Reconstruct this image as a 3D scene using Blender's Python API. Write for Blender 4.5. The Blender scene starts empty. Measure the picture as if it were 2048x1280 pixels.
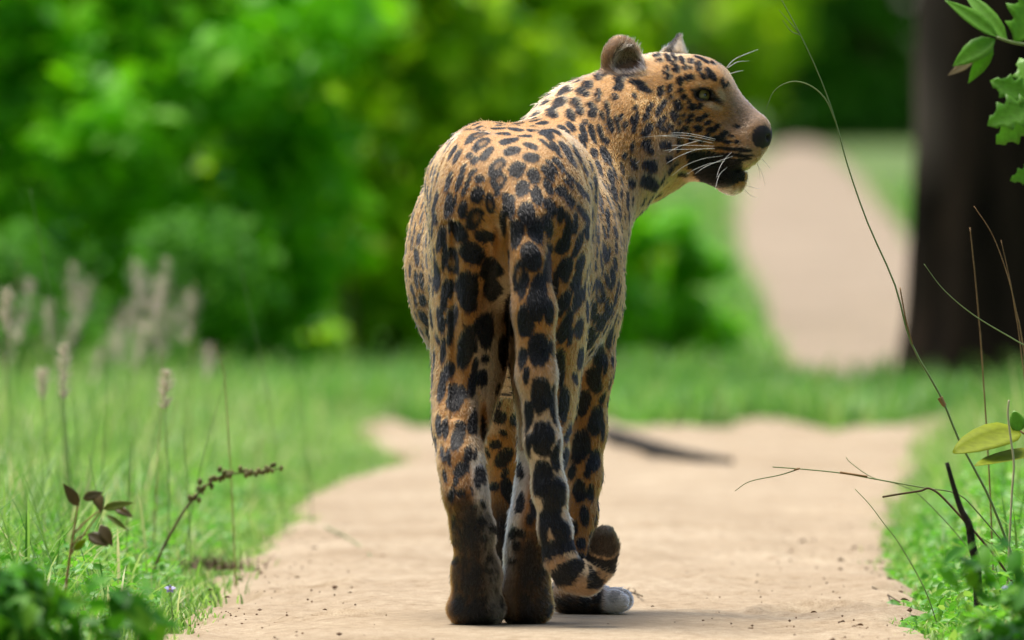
import bpy, bmesh, math, random, time
import numpy as np
import openvdb as vdb
from mathutils import Vector, Matrix
from mathutils.bvhtree import BVHTree

T0 = time.time()
random.seed(7)
rng = np.random.default_rng(7)
scene = bpy.context.scene
col = scene.collection

# ------------------------------------------------------------------ camera
CAM_D, PXM, HOR = 25.0, 1450.0, 180.0        # distance to the hind feet, pixels per metre there, horizon row
CAM_Z = (1250.0 - HOR) / PXM
cam_data = bpy.data.cameras.new("camera")
cam = bpy.data.objects.new("camera", cam_data)
col.objects.link(cam)
cam.location = (0, -CAM_D, CAM_Z)
cam.rotation_euler = (math.pi / 2 - math.atan((640 - HOR) / (PXM * CAM_D)), 0, 0)
cam_data.sensor_width = 36
cam_data.lens = 36 * CAM_D * PXM / 2048
cam_data.clip_start, cam_data.clip_end = 0.5, 2000
cam_data.dof.use_dof = True
cam_data.dof.focus_distance = CAM_D + 0.45
cam_data.dof.aperture_fstop = cam_data.lens / 76.0
scene.camera = cam

# ------------------------------------------------------------------ sky, sun, exposure
SUN_EL, SUN_AZ = math.radians(74), math.radians(-48)   # azimuth from +Y towards +X
world = bpy.data.worlds.new("World")
scene.world = world
world.use_nodes = True
wn = world.node_tree
sky = wn.nodes.new("ShaderNodeTexSky")
sky.sky_type = 'NISHITA'
sky.sun_disc = False
sky.sun_elevation, sky.sun_rotation = SUN_EL, SUN_AZ
sky.air_density, sky.dust_density, sky.ozone_density = 1.0, 2.5, 1.0
bg = wn.nodes["Background"]
bg.inputs["Strength"].default_value = 0.12
wn.links.new(sky.outputs[0], bg.inputs["Color"])
sun_data = bpy.data.lights.new("sun", 'SUN')
sun_data.energy, sun_data.angle, sun_data.color = 3.4, math.radians(34), (1.0, 0.95, 0.87)
sun = bpy.data.objects.new("sun", sun_data)
col.objects.link(sun)
sun.rotation_euler = Vector((-math.cos(SUN_EL) * math.sin(SUN_AZ), -math.cos(SUN_EL) * math.cos(SUN_AZ), -math.sin(SUN_EL))).to_track_quat('-Z', 'Y').to_euler()
vs = scene.view_settings
vs.view_transform, vs.look, vs.gamma, vs.use_curve_mapping = 'Standard', 'None', 1.0, False
vs.exposure = 0.95
scene.cycles.max_bounces = 8
scene.cycles.transparent_max_bounces = 8

# ------------------------------------------------------------------ helpers
def P(px, py, Y=0.0):
    """point at depth Y that shows at pixel px, py of the 2048 x 1280 photograph"""
    s = (CAM_D + Y) / (CAM_D * PXM)
    return np.array([(px - 1024) * s, Y, CAM_Z - (py - HOR) * s])

def pix(p):
    p = np.asarray(p)
    s = (CAM_D + p[..., 1]) / (CAM_D * PXM)
    return 1024 + p[..., 0] / s, HOR + (CAM_Z - p[..., 2]) / s

def ground_z(Y):
    t = np.clip((np.asarray(Y, float) - 18) / 47.0, 0, 1)
    return 0.465 * t * t * (3 - 2 * t)

def G(px, py):
    """ground point under a pixel"""
    lo, hi = -5.0, 300.0
    for _ in range(50):
        m = (lo + hi) / 2
        y = HOR + (CAM_Z - ground_z(m)) * CAM_D * PXM / (CAM_D + m)
        if y > py: lo = m
        else: hi = m
    p = P(px, py, lo)
    return p

def tag(o, label=None, cat=None, group=None, kind=None):
    if label: o["label"] = label
    if cat: o["category"] = cat
    if group: o["group"] = group
    if kind: o["kind"] = kind
    return o

def mesh_obj(name, verts, faces, mat=None, parent=None, smooth=False):
    me = bpy.data.meshes.new(name)
    v = np.asarray(verts, dtype=np.float32)
    f = faces
    if isinstance(f, np.ndarray):
        n, k = f.shape
        me.vertices.add(len(v)); me.vertices.foreach_set("co", v.ravel())
        me.loops.add(n * k); me.loops.foreach_set("vertex_index", f.astype(np.int32).ravel())
        me.polygons.add(n); me.polygons.foreach_set("loop_start", np.arange(0, n * k, k, dtype=np.int32))
        me.update(calc_edges=True)
    else:
        me.from_pydata([tuple(x) for x in v.tolist()], [], f)
        me.update()
    me.shade_smooth() if smooth else me.shade_flat()
    o = bpy.data.objects.new(name, me)
    col.objects.link(o)
    if mat: me.materials.append(mat)
    if parent: o.parent = parent
    return o

def empty(name, loc=(0, 0, 0)):
    o = bpy.data.objects.new(name, None)
    o.empty_display_size = 0.05
    o.location = loc
    col.objects.link(o)
    return o

def smooth_path(pts, n):
    pts = np.asarray(pts, float)
    if len(pts) < 3:
        t = np.linspace(0, 1, n)[:, None]
        return pts[0] * (1 - t) + pts[-1] * t
    q = np.vstack([2 * pts[0] - pts[1], pts, 2 * pts[-1] - pts[-2]])
    out = []
    for u in np.linspace(0, len(pts) - 1 - 1e-6, n):
        i = int(u); t = u - i
        a, b, c, d = q[i], q[i + 1], q[i + 2], q[i + 3]
        out.append(0.5 * (2 * b + (c - a) * t + (2 * a - 5 * b + 4 * c - d) * t * t + (3 * b - a - 3 * c + d) * t ** 3))
    return np.array(out)

def tube(pts, radii, sides=6, n=None):
    """verts, faces of a tube along a smooth path"""
    path = smooth_path(pts, n or max(6, len(pts) * 4))
    m = len(path)
    r = np.interp(np.linspace(0, 1, m), np.linspace(0, 1, len(radii)), radii)
    tan = np.gradient(path, axis=0)
    tan /= np.linalg.norm(tan, axis=1)[:, None] + 1e-12
    ref = np.array([0.31, 0.9, 0.2]); V = []
    for i in range(m):
        a = np.cross(tan[i], ref); a /= np.linalg.norm(a) + 1e-9
        b = np.cross(tan[i], a)
        for k in range(sides):
            th = 2 * math.pi * k / sides
            V.append(path[i] + r[i] * (math.cos(th) * a + math.sin(th) * b))
    F = []
    for i in range(m - 1):
        for k in range(sides):
            k2 = (k + 1) % sides
            F.append((i * sides + k, i * sides + k2, (i + 1) * sides + k2, (i + 1) * sides + k))
    F.append(tuple(range(sides))[::-1]); F.append(tuple((m - 1) * sides + k for k in range(sides)))
    return V, F

def merge(parts):
    V, F = [], []
    for v, f in parts:
        o = len(V)
        V += [tuple(x) for x in v]; F += [tuple(i + o for i in t) for t in f]
    return V, F

# ------------------------------------------------------------------ materials
def new_mat(name):
    m = bpy.data.materials.new(name); m.use_nodes = True
    return m, m.node_tree, m.node_tree.nodes["Principled BSDF"]

def foliage_mat(name, c1, c2, c3=None, rough=0.45, transl=0.35, spec=0.4):
    """leaf colour varied leaf by leaf, light shining through"""
    m, t, b = new_mat(name)
    geo = t.nodes.new("ShaderNodeNewGeometry")
    ramp = t.nodes.new("ShaderNodeValToRGB")
    els = ramp.color_ramp.elements
    els[0].color = (*c1, 1); els[1].color = (*c2, 1)
    if c3:
        e = els.new(0.78); e.color = (*c2, 1); els[-1].color = (*c3, 1)
    t.links.new(geo.outputs["Random Per Island"], ramp.inputs[0])
    noi = t.nodes.new("ShaderNodeTexNoise"); noi.inputs["Scale"].default_value = 9
    hsv = t.nodes.new("ShaderNodeHueSaturation")
    mp = t.nodes.new("ShaderNodeMapRange"); mp.inputs["To Min"].default_value = 0.7; mp.inputs["To Max"].default_value = 1.25
    t.links.new(noi.outputs[0], mp.inputs[0]); t.links.new(mp.outputs[0], hsv.inputs["Value"])
    t.links.new(ramp.outputs[0], hsv.inputs["Color"])
    t.links.new(hsv.outputs[0], b.inputs["Base Color"])
    b.inputs["Roughness"].default_value = rough
    b.inputs["Specular IOR Level"].default_value = spec
    tr = t.nodes.new("ShaderNodeBsdfTranslucent")
    t.links.new(hsv.outputs[0], tr.inputs["Color"])
    mix = t.nodes.new("ShaderNodeMixShader"); mix.inputs[0].default_value = transl
    out = t.nodes["Material Output"]
    t.links.new(b.outputs[0], mix.inputs[1]); t.links.new(tr.outputs[0], mix.inputs[2])
    t.links.new(mix.outputs[0], out.inputs["Surface"])
    return m

def noise_mat(name, c1, c2, scale=20, rough=0.8, bump=0.3, detail=6, dist=0.01):
    m, t, b = new_mat(name)
    tc = t.nodes.new("ShaderNodeTexCoord")
    n = t.nodes.new("ShaderNodeTexNoise"); n.inputs["Scale"].default_value = scale; n.inputs["Detail"].default_value = detail
    r = t.nodes.new("ShaderNodeValToRGB")
    r.color_ramp.elements[0].position, r.color_ramp.elements[1].position = 0.3, 0.72
    r.color_ramp.elements[0].color = (*c1, 1); r.color_ramp.elements[1].color = (*c2, 1)
    t.links.new(tc.outputs["Object"], n.inputs["Vector"])
    t.links.new(n.outputs[0], r.inputs[0]); t.links.new(r.outputs[0], b.inputs["Base Color"])
    b.inputs["Roughness"].default_value = rough
    b.inputs["Specular IOR Level"].default_value = 0.2
    bp = t.nodes.new("ShaderNodeBump"); bp.inputs["Strength"].default_value = bump; bp.inputs["Distance"].default_value = dist
    t.links.new(n.outputs[0], bp.inputs["Height"]); t.links.new(bp.outputs[0], b.inputs["Normal"])
    return m
# ================================================================== ground and track
def fbm2(x, y, s, seed=0, octv=4):
    r = np.random.default_rng(seed); out = np.zeros(np.broadcast(x, y).shape); a = 1.0
    for o in range(octv):
        tab = r.uniform(-1, 1, 4096)
        qx, qy = x * s, y * s
        ix, iy = np.floor(qx).astype(np.int64), np.floor(qy).astype(np.int64)
        fx, fy = qx - ix, qy - iy
        fx, fy = fx * fx * (3 - 2 * fx), fy * fy * (3 - 2 * fy)
        hsh = lambda a_, b_: tab[((a_ * 73856093) ^ (b_ * 19349663)) & 4095]
        out += a * ((hsh(ix, iy) * (1 - fx) + hsh(ix + 1, iy) * fx) * (1 - fy) + (hsh(ix, iy + 1) * (1 - fx) + hsh(ix + 1, iy + 1) * fx) * fy)
        a *= .5; s *= 2.1
    return out

def sand_mat(name, ca_, cb_):
    m, t, b = new_mat(name)
    tc = t.nodes.new("ShaderNodeTexCoord")
    def noise(scale, det, rough=.6):
        n = t.nodes.new("ShaderNodeTexNoise"); n.inputs["Scale"].default_value = scale; n.inputs["Detail"].default_value = det
        n.inputs["Roughness"].default_value = rough
        t.links.new(tc.outputs["Object"], n.inputs["Vector"]); return n
    big, fine, grit = noise(1.6, 5), noise(45, 6), noise(420, 3, .7)
    r = t.nodes.new("ShaderNodeValToRGB"); e = r.color_ramp.elements
    e[0].position, e[1].position = .28, .75
    e[0].color, e[1].color = (*ca_, 1), (*cb_, 1)
    t.links.new(big.outputs[0], r.inputs[0])
    r2 = t.nodes.new("ShaderNodeValToRGB"); e = r2.color_ramp.elements
    e[0].position, e[1].position = .30, .62
    e[0].color, e[1].color = (.60, .54, .47, 1), (1, 1, 1, 1)
    t.links.new(fine.outputs[0], r2.inputs[0])
    r3 = t.nodes.new("ShaderNodeValToRGB"); e = r3.color_ramp.elements
    e[0].position, e[1].position = .32, .60
    e[0].color, e[1].color = (.55, .47, .38, 1), (1.05, 1.03, 1.0, 1)
    t.links.new(grit.outputs[0], r3.inputs[0])
    def mul(a, c, f):
        x = t.nodes.new("ShaderNodeMix"); x.data_type = 'RGBA'; x.blend_type = 'MULTIPLY'; x.inputs[0].default_value = f
        t.links.new(a, x.inputs[6]); t.links.new(c, x.inputs[7]); return x.outputs[2]
    c = mul(mul(r.outputs[0], r2.outputs[0], .8), r3.outputs[0], .75)
    t.links.new(c, b.inputs["Base Color"])
    b.inputs["Roughness"].default_value = .9; b.inputs["Specular IOR Level"].default_value = .15
    add_ = t.nodes.new("ShaderNodeMath"); add_.operation = 'MULTIPLY_ADD'
    t.links.new(grit.outputs[0], add_.inputs[0]); add_.inputs[1].default_value = .35; t.links.new(fine.outputs[0], add_.inputs[2])
    bp = t.nodes.new("ShaderNodeBump"); bp.inputs["Strength"].default_value = .6; bp.inputs["Distance"].default_value = .006
    t.links.new(add_.outputs[0], bp.inputs["Height"]); t.links.new(bp.outputs[0], b.inputs["Normal"])
    return m
M_SAND = sand_mat("track_sand", (.33, .255, .166), (.50, .420, .305))
M_SANDP = sand_mat("pale_sand", (.27, .22, .157), (.37, .305, .225))
M_SOIL = noise_mat("meadow_soil", (.055, .085, .02), (.12, .19, .045), 3.0, .95, .5, 8, .03)

NEAR_EDGE = [(1330, 230, 1900), (1280, 290, 1860), (1250, 330, 1835), (1180, 415, 1805), (1120, 480, 1790), (1060, 555, 1790), (1010, 610, 1800), (980, 640, 1820), (950, 700, 1835),
             (930, 800, 1845), (905, 800, 1860), (880, 745, 1875), (860, 715, 1890), (845, 730, 1900), (830, 790, 1900)]
FAR_EDGE = [(785, 1600, 1790), (770, 1560, 1840), (700, 1535, 1880), (600, 1505, 1890), (520, 1470, 1870), (450, 1450, 1810), (400, 1462, 1770), (350, 1490, 1720), (320, 1520, 1690), (300, 1545, 1660), (285, 1570, 1640)]
def edges(rows):
    L = [G(l, y) for y, l, r in rows]; R_ = [G(r, y) for y, l, r in rows]
    return np.array([p[1] for p in L]), np.array([p[0] for p in L]), np.array([p[0] for p in R_])
NE_Y, NE_L, NE_R = edges(NEAR_EDGE)
NE_Y = np.r_[-9.0, NE_Y]; NE_L = np.r_[NE_L[0], NE_L]; NE_R = np.r_[NE_R[0], NE_R]
FE_Y, FE_L, FE_R = edges(FAR_EDGE)
def track_side(X, Y):
    """>0 inside the near track, metres from its edge"""
    l = np.interp(Y, NE_Y, NE_L); r = np.interp(Y, NE_Y, NE_R)
    d = np.minimum(X - l, r - X)
    return np.where((Y < NE_Y[-1]) & (Y > NE_Y[0]), d, -1)
def far_side(X, Y):
    l = np.interp(Y, FE_Y, FE_L); r = np.interp(Y, FE_Y, FE_R)
    return np.where((Y > FE_Y[0]) & (Y < FE_Y[-1]), np.minimum(X - l, r - X), -1)

gy = np.r_[np.linspace(-40, -6, 12), np.linspace(-5, 30, 141), np.linspace(32, 90, 40), np.linspace(100, 500, 30)]
gx = np.r_[np.linspace(-200, -5, 14), np.linspace(-4, -1.7, 20), np.linspace(-1.6, 1.6, 107), np.linspace(1.7, 6, 36), np.linspace(7, 200, 14)]
GX, GY = np.meshgrid(gx, gy)
GZ = ground_z(GY) - .016 + .006 * fbm2(GX, GY, .9, 3) * (np.abs(GX) < 8)
GZ -= .035 * (np.maximum(track_side(GX, GY), far_side(GX, GY)) > -.01)
nx, ny = len(gx), len(gy)
ii = (np.arange(ny - 1)[:, None] * nx + np.arange(nx - 1)[None]).ravel()
ground = mesh_obj("ground", np.stack([GX, GY, GZ], -1).reshape(-1, 3), np.stack([ii, ii + 1, ii + nx + 1, ii + nx], 1), M_SOIL, None, True)
tag(ground, kind="structure")

def end_warp(X): return 1.3 * fbm2(X, X * 0 + 2.2, 2.6, 41, 3)

def track_mesh(name, ey, el, er, ys, ncol, amp, seed, mat=None, warp=False):
    s = np.linspace(0, 1, ncol)[None]
    Y = np.repeat(ys[:, None], ncol, 1)
    l = np.interp(ys, ey, el) + .035 * fbm2(ys, ys * 0, 3.0, seed); r = np.interp(ys, ey, er) + .035 * fbm2(ys, ys * 0 + 5, 3.0, seed + 1)
    X = l[:, None] - .06 + (r - l + .12)[:, None] * s
    e = np.minimum(s, 1 - s) * (r - l)[:, None]
    if warp: Y = Y + np.clip((Y - 8) / 7, 0, 1) * end_warp(X)
    Z = ground_z(Y) + amp * (fbm2(X, Y, 5, seed + 2, 5) + .6 * fbm2(X, Y, 28, seed + 3, 3) + 2.4 * fbm2(X * 2.5, Y * .25, 2, seed + 4, 2)) - .002 - .055 * np.clip(1 - e / .10, 0, 1) ** 1.5
    near = np.exp(-((X - .03) / .28) ** 4 - ((Y - .25) / .7) ** 4); Z = Z * (1 - near) + .0006 * near
    for (fx, fy, fr) in FOOT:
        d = np.hypot(X - fx, (Y - fy) * .8) / fr
        Z += -.014 * np.exp(-d ** 4) + .008 * np.exp(-((d - 1.25) / .25) ** 2)
    n0, n1 = Y.shape
    k = (np.arange(n0 - 1)[:, None] * n1 + np.arange(n1 - 1)[None]).ravel()
    return mesh_obj(name, np.stack([X, Y, Z], -1).reshape(-1, 3), np.stack([k, k + 1, k + n1 + 1, k + n1], 1), mat or M_SAND, None, True)
FOOT = [(.25, -.7, .05), (.42, .9, .06), (-.25, .5, .05), (.33, 2.2, .06), (-.18, -.9, .055), (.48, 3.6, .06), (-.3, 2.0, .06), (.12, 3.1, .05), (.3, 5.4, .07), (-.1, 6.3, .07), (.55, 7, .08), (.1, 9, .1)]
ys = np.r_[np.linspace(-9, -2, 15)[:-1], np.linspace(-2, 6, 330)[:-1], np.linspace(6, NE_Y[-1], 110)]
tag(track_mesh("sand_track", NE_Y, NE_L, NE_R, ys, 130, .0046, 21, None, True), kind="structure")
FOOT = []
tag(track_mesh("sand_track_beyond", FE_Y, FE_L, FE_R, np.linspace(FE_Y[0], FE_Y[-1], 200), 30, .004, 31, M_SANDP), kind="structure")
print("ground", round(time.time() - T0, 1))
# ================================================================== the leopard
H_VOX = 0.0026
PSI = math.radians(20)                      # the head turns a little towards the viewer from pure profile
HF = np.array([math.cos(PSI), -math.sin(PSI), 0.0])
HL = np.array([-math.sin(PSI), -math.cos(PSI), 0.0])      # lateral, towards the near side
HU = np.array([0, 0, 1.0])
HC = P(1350, 200, 0.90)
HS = PXM * CAM_D / (CAM_D + 0.90)
HR = np.stack([HF, HL, HU])                 # rows: local axes

def H(px, py, v=0.0):
    u = ((px - 1350) / HS + v * math.sin(PSI)) / math.cos(PSI)
    return HC + u * HF + v * HL + (200 - py) / HS * HU

def head_local(p):
    return (p - HC) @ HR.T

def head_px(p):
    """profile pixel of a head point, both sides folded onto the near one"""
    q = head_local(p)
    v = np.abs(q[..., 1])
    return 1350 + HS * (q[..., 0] * math.cos(PSI) - v * math.sin(PSI)), 200 - HS * q[..., 2], q[..., 1]

class Prim:
    def __init__(s, a, b, ra, rb, R=None, d=None, fl=0.007, reg="body"):
        s.a, s.b = np.asarray(a, float), np.asarray(b, float)
        s.ra = np.ones(3) * ra if np.isscalar(ra) else np.asarray(ra, float)
        s.rb = np.ones(3) * rb if np.isscalar(rb) else np.asarray(rb, float)
        s.R, s.fl, s.reg = R, fl, reg
        if d is None: d = s.b - s.a
        d = np.asarray(d, float); s.d = d / (np.linalg.norm(d) + 1e-9)
    def ev(s, p):
        ab = s.b - s.a
        L2 = float(ab @ ab)
        if L2 < 1e-10:
            q = p - s.a; r = s.ra; rm = float(r.min())
        else:
            t = np.clip(((p - s.a) @ ab) / L2, 0, 1)[..., None].astype(np.float32)
            q = p - (s.a + t * ab); r = s.ra + t * (s.rb - s.ra); rm = r.min(axis=-1)
        if s.R is not None: q = q @ s.R.T
        q = q / r
        return ((np.sqrt((q * q).sum(-1)) - 1) * rm).astype(np.float32)
    def box(s, pad):
        m = max(s.ra.max(), s.rb.max()) + pad
        return np.minimum(s.a, s.b) - m, np.maximum(s.a, s.b) + m

def ell(c, r, R=None, d=(0, -1, 0), fl=0.007, reg="body"):
    return Prim(c, c, r, r, R, d, fl, reg)

def chain(pts, reg, fl, flip=1):
    """pts: (px, py, Y, rx, ry); limb of tapered segments"""
    out = []
    for (x, y, Y, rx, ry), (x2, y2, Y2, rx2, ry2) in zip(pts[:-1], pts[1:]):
        a, b = P(x, y, Y), P(x2, y2, Y2)
        out.append(Prim(a, b, (rx, ry, (rx + ry) / 2), (rx2, ry2, (rx2 + ry2) / 2), None, (b - a) * flip, fl, reg))
    return out

DOWNBACK = (0, -0.75, -0.65)
body = [
    ell(P(1022, 402, .15), (.093, .17, .085), d=(0, -.9, -.3), fl=.006, reg="rump"),
    ell(P(1022, 450, .05), (.094, .09, .11), d=DOWNBACK, fl=.006, reg="rump"),
    Prim(P(1025, 470, .2), P(1027, 526, .48), (.110, .08, .142), (.138, .12, .172), None, DOWNBACK, .007, "flank"),
    Prim(P(1027, 526, .48), P(1028, 520, .68), (.138, .12, .172), (.128, .11, .156), None, DOWNBACK, .007, "flank"),
    ell(P(1040, 345, .66), (.075, .12, .045), d=(0, -.95, -.3), reg="back"),
    ell(P(908, 362, .17), (.026, .05, .030), d=(0, -.9, -.3), fl=.006, reg="rump"),
    ell(P(1138, 352, .17), (.026, .05, .030), d=(0, -.9, -.3), fl=.006, reg="rump"),
    ell(P(960, 400, .66), (.055, .09, .1), d=DOWNBACK, reg="flank"),
    ell(P(1130, 450, .66), (.056, .09, .12), d=DOWNBACK, reg="flank"),
    Prim(P(1110, 400, .72), P(1190, 304, .80), .105, .091, None, (-.55, -.25, -.55), .009, "neck"),
    Prim(P(1192, 302, .80), P(1268, 240, .87), .094, .084, None, (-.55, -.25, -.55), .009, "neck"),
]
thighs = [
    ell(P(934, 560, .09), (.047, .12, .20), d=(0, -.35, -.95), reg="hindL"),
    ell(P(1108, 545, .09), (.047, .12, .19), d=(0, -.35, -.95), reg="hindR"),
]
hindL = chain([(940, 640, .13, .050, .10), (940, 720, .12, .043, .09), (924, 800, .07, .033, .065), (920, 860, .02, .031, .05), (923, 930, -.03, .0265, .036),
               (932, 990, -.055, .0255, .028), (946, 1060, -.042, .0250, .026), (953, 1150, -.012, .0290, .028), (953, 1205, .01, .032, .036)], "hindL", .007)
hindL += [Prim(P(952, 1222, .02), P(952, 1228, .07), (.037, .045, .020), (.036, .04, .017), None, (0, 1, -.2), .006, "hindL")]
hindR = chain([(1095, 640, .13, .050, .10), (1088, 720, .13, .042, .09), (1090, 800, .09, .033, .065), (1086, 900, .05, .029, .045), (1075, 980, .02, .0265, .034),
               (1063, 1042, .0, .0255, .027), (1055, 1100, .012, .0265, .026), (1050, 1170, .03, .029, .028), (1053, 1205, .045, .030, .034)], "hindR", .007)
hindR += [Prim(P(1054, 1219, .06), P(1056, 1224, .11), (.031, .045, .020), (.030, .04, .017), None, (0, 1, -.2), .006, "hindR")]
foreL = chain([(925, 480, .68, .045, .09), (968, 740, .63, .036, .055), (1003, 880, .69, .032, .038), (1006, 1000, .70, .028, .031), (1003, 1070, .70, .029, .031),
               (1000, 1150, .71, .029, .032)], "foreL", .007)
foreL += [ell(P(1000, 1192, .75), (.036, .055, .021), d=(0, 1, -.2), fl=.006, reg="foreL")]
foreR = chain([(1182, 470, .64, .036, .09), (1184, 620, .60, .036, .075), (1180, 730, .57, .031, .05), (1171, 860, .57, .0265, .034), (1165, 950, .56, .0245, .030),
               (1157, 1030, .55, .0235, .027), (1150, 1110, .54, .025, .027), (1146, 1175, .52, .026, .028)], "foreR", .007)
toesR = []
foreR += [Prim(P(1140, 1198, .51), P(1190, 1200, .50), (.030, .034, .021), (.030, .036, .023), None, (1, 0, -.2), .006, "foreR")]
for (x, y, Y, r) in [(1226, 1203, .475, .0165), (1234, 1200, .495, .0175), (1233, 1202, .52, .017), (1222, 1204, .54, .0155)]:
    toesR.append(ell(P(x, y, Y), (.022, r * .85, r), d=(1, 0, -.2), fl=.006, reg="foreR"))
TAILP = [(1036, 412, .05, .048), (1050, 462, -.035, .038), (1059, 520, -.062, .0305), (1068, 620, -.078, .0280), (1073, 750, -.086, .0255), (1085, 880, -.09, .0230),
         (1099, 980, -.09, .0215), (1110, 1060, -.09, .0205), (1120, 1115, -.092, .0195), (1142, 1152, -.09, .0190), (1174, 1160, -.08, .0180), (1200, 1132, -.075, .0172),
         (1209, 1096, -.085, .0168), (1209, 1074, -.097, .0155)]
tail = chain([(x, y, Y, r, r) for x, y, Y, r in TAILP], "tail", .007)

def rot_to(n, up=(0, 0, 1)):
    n = np.asarray(n, float); n /= np.linalg.norm(n)
    w = np.cross(up, n); w /= np.linalg.norm(w)
    return np.stack([n, w, np.cross(n, w)])

def axis_rot(deg):
    """head axes pitched: first axis tilts down by deg"""
    a = math.radians(deg)
    f = HF * math.cos(a) - HU * math.sin(a)
    return np.stack([f, HL, np.cross(f, HL) * -1])

BK = tuple(-HF)
def hk(v=0): return tuple(-HF + np.array([0, 0, -.35]))
head = [
    ell(H(1332, 186), (.062, .055, .056), HR, BK, .006, "head"),
    ell(H(1396, 178), (.046, .046, .046), HR, BK, .005, "head"),
    ell(H(1424, 172, .026), (.022, .013, .017), axis_rot(40), BK, .004, "head"),
    ell(H(1424, 172, -.026), (.022, .013, .017), axis_rot(40), BK, .004, "head"),
    ell(H(1320, 262, .036), (.052, .040, .056), HR, hk(), .008, "head"),
    ell(H(1320, 262, -.036), (.052, .040, .056), HR, hk(), .008, "head"),
    ell(H(1385, 255, .030), (.045, .030, .042), HR, hk(), .007, "head"),
    ell(H(1385, 255, -.030), (.045, .030, .042), HR, hk(), .007, "head"),
    Prim(H(1420, 186), H(1506, 252), (.029, .030, .029), (.019, .0185, .019), axis_rot(38), BK, .0048, "head"),
    ell(H(1477, 297, .015), (.034, .020, .0265), axis_rot(6), BK, .0048, "head"),
    ell(H(1477, 297, -.015), (.034, .020, .0265), axis_rot(6), BK, .0048, "head"),
    ell(H(1520, 267), (.0110, .0145, .0130), axis_rot(-15), BK, .001, "head"),
    Prim(H(1375, 310), H(1295, 325), .034, .055, None, (-.8, 0, -.3), .009, "head"),
    ell(H(1250, 265), (.05, .06, .06), HR, (-.8, 0, -.5), .009, "neck"),
]
jaw = [
    Prim(H(1385, 314), H(1452, 351), (.030, .032, .024), (.024, .021, .0215), axis_rot(28), BK, .004, "head"),
    ell(H(1466, 359), (.0185, .018, .0205), HR, BK, .004, "head"),
]
EYE = H(1402, 191, .0305)
EYE2 = EYE - 2 * .0305 * HL
EYE_R = .0130
EYE_DIR = HF * .62 + HL * .78 + HU * .06; EYE_DIR /= np.linalg.norm(EYE_DIR)
EYE_DIR2 = EYE_DIR - 2 * (EYE_DIR @ HL) * HL
EARN = np.array([.62, -.78, .05])
EAR_C = P(1243, 128, .83)
FARN = np.array([.80, .55, .1])
FAR_C = H(1350, 112, -.048)
ear_near = [ell(EAR_C, (.019, .034, .040), rot_to(EARN), (0, .1, 1), .007, "ear"),
            ell(P(1262, 178, .83), (.03, .034, .028), None, (0, .1, 1), .009, "ear")]
ear_cut = ell(EAR_C + EARN * .0135 + np.array([.002, 0, -.004]), (.017, .026, .031), rot_to(EARN))
ear_far = [Prim(FAR_C, FAR_C + np.array([.006, .010, .024]), (.020, .022, .02), (.0045, .008, .006), None, (0, 0, 1), .007, "earfar")]

# ---- distance field on a grid
LO = np.array([-.23, -.20, -.004]); HI = np.array([.42, 1.10, .87])
DIM = np.ceil((HI - LO) / H_VOX).astype(int)
FIELD = np.full(DIM, 0.3, np.float32)
AX = [(LO[i] + H_VOX * np.arange(DIM[i])).astype(np.float32) for i in range(3)]

def smin(a, b, k):
    h = np.maximum(k - np.abs(a - b), 0) / k
    return np.minimum(a, b) - h * h * k * 0.25

def sub_box(lo, hi):
    i0 = np.maximum(np.floor((lo - LO) / H_VOX).astype(int), 0)
    i1 = np.minimum(np.ceil((hi - LO) / H_VOX).astype(int) + 1, DIM)
    return tuple(slice(a, b) for a, b in zip(i0, i1))

def pts_of(sl):
    g = np.meshgrid(AX[0][sl[0]], AX[1][sl[1]], AX[2][sl[2]], indexing='ij')
    return np.stack(g, -1)

def add(prims, k, field=None):
    f = FIELD if field is None else field
    for p in prims:
        sl = sub_box(*p.box(k + .008))
        f[sl] = smin(f[sl], p.ev(pts_of(sl)), k)

def add_group(prims, kin, kfun, cut=()):
    """a limb blended within itself, then onto the body with its own softness"""
    lo = np.min([p.box(.03)[0] for p in prims], 0); hi = np.max([p.box(.03)[1] for p in prims], 0)
    sl = sub_box(lo, hi)
    loc = np.full([s.stop - s.start for s in sl], 0.3, np.float32)
    for p in prims:
        s2 = sub_box(*p.box(.03))
        rel = tuple(slice(max(a.start, b.start) - b.start, min(a.stop, b.stop) - b.start) for a, b in zip(s2, sl))
        ab = tuple(slice(r.start + b.start, r.stop + b.start) for r, b in zip(rel, sl))
        loc[rel] = smin(loc[rel], p.ev(pts_of(ab)), kin)
    for c in cut:
        s2 = sub_box(*c.box(.02))
        rel = tuple(slice(max(a.start, b.start) - b.start, min(a.stop, b.stop) - b.start) for a, b in zip(s2, sl))
        ab = tuple(slice(r.start + b.start, r.stop + b.start) for r, b in zip(rel, sl))
        loc[rel] = -smin(-loc[rel], c.ev(pts_of(ab)), .004)
    z = AX[2][sl[2]][None, None, :]
    FIELD[sl] = smin(FIELD[sl], loc, kfun(z).astype(np.float32))

def carve(c, k):
    sl = sub_box(*c.box(k + .006))
    q = pts_of(sl) - c.a
    if c.R is not None: q = q @ c.R.T
    k0 = np.sqrt(((q / c.ra) ** 2).sum(-1)); k1 = np.sqrt(((q / c.ra ** 2) ** 2).sum(-1)) + 1e-6
    FIELD[sl] = -smin(-FIELD[sl], (k0 * (k0 - 1) / k1).astype(np.float32), k)

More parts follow.
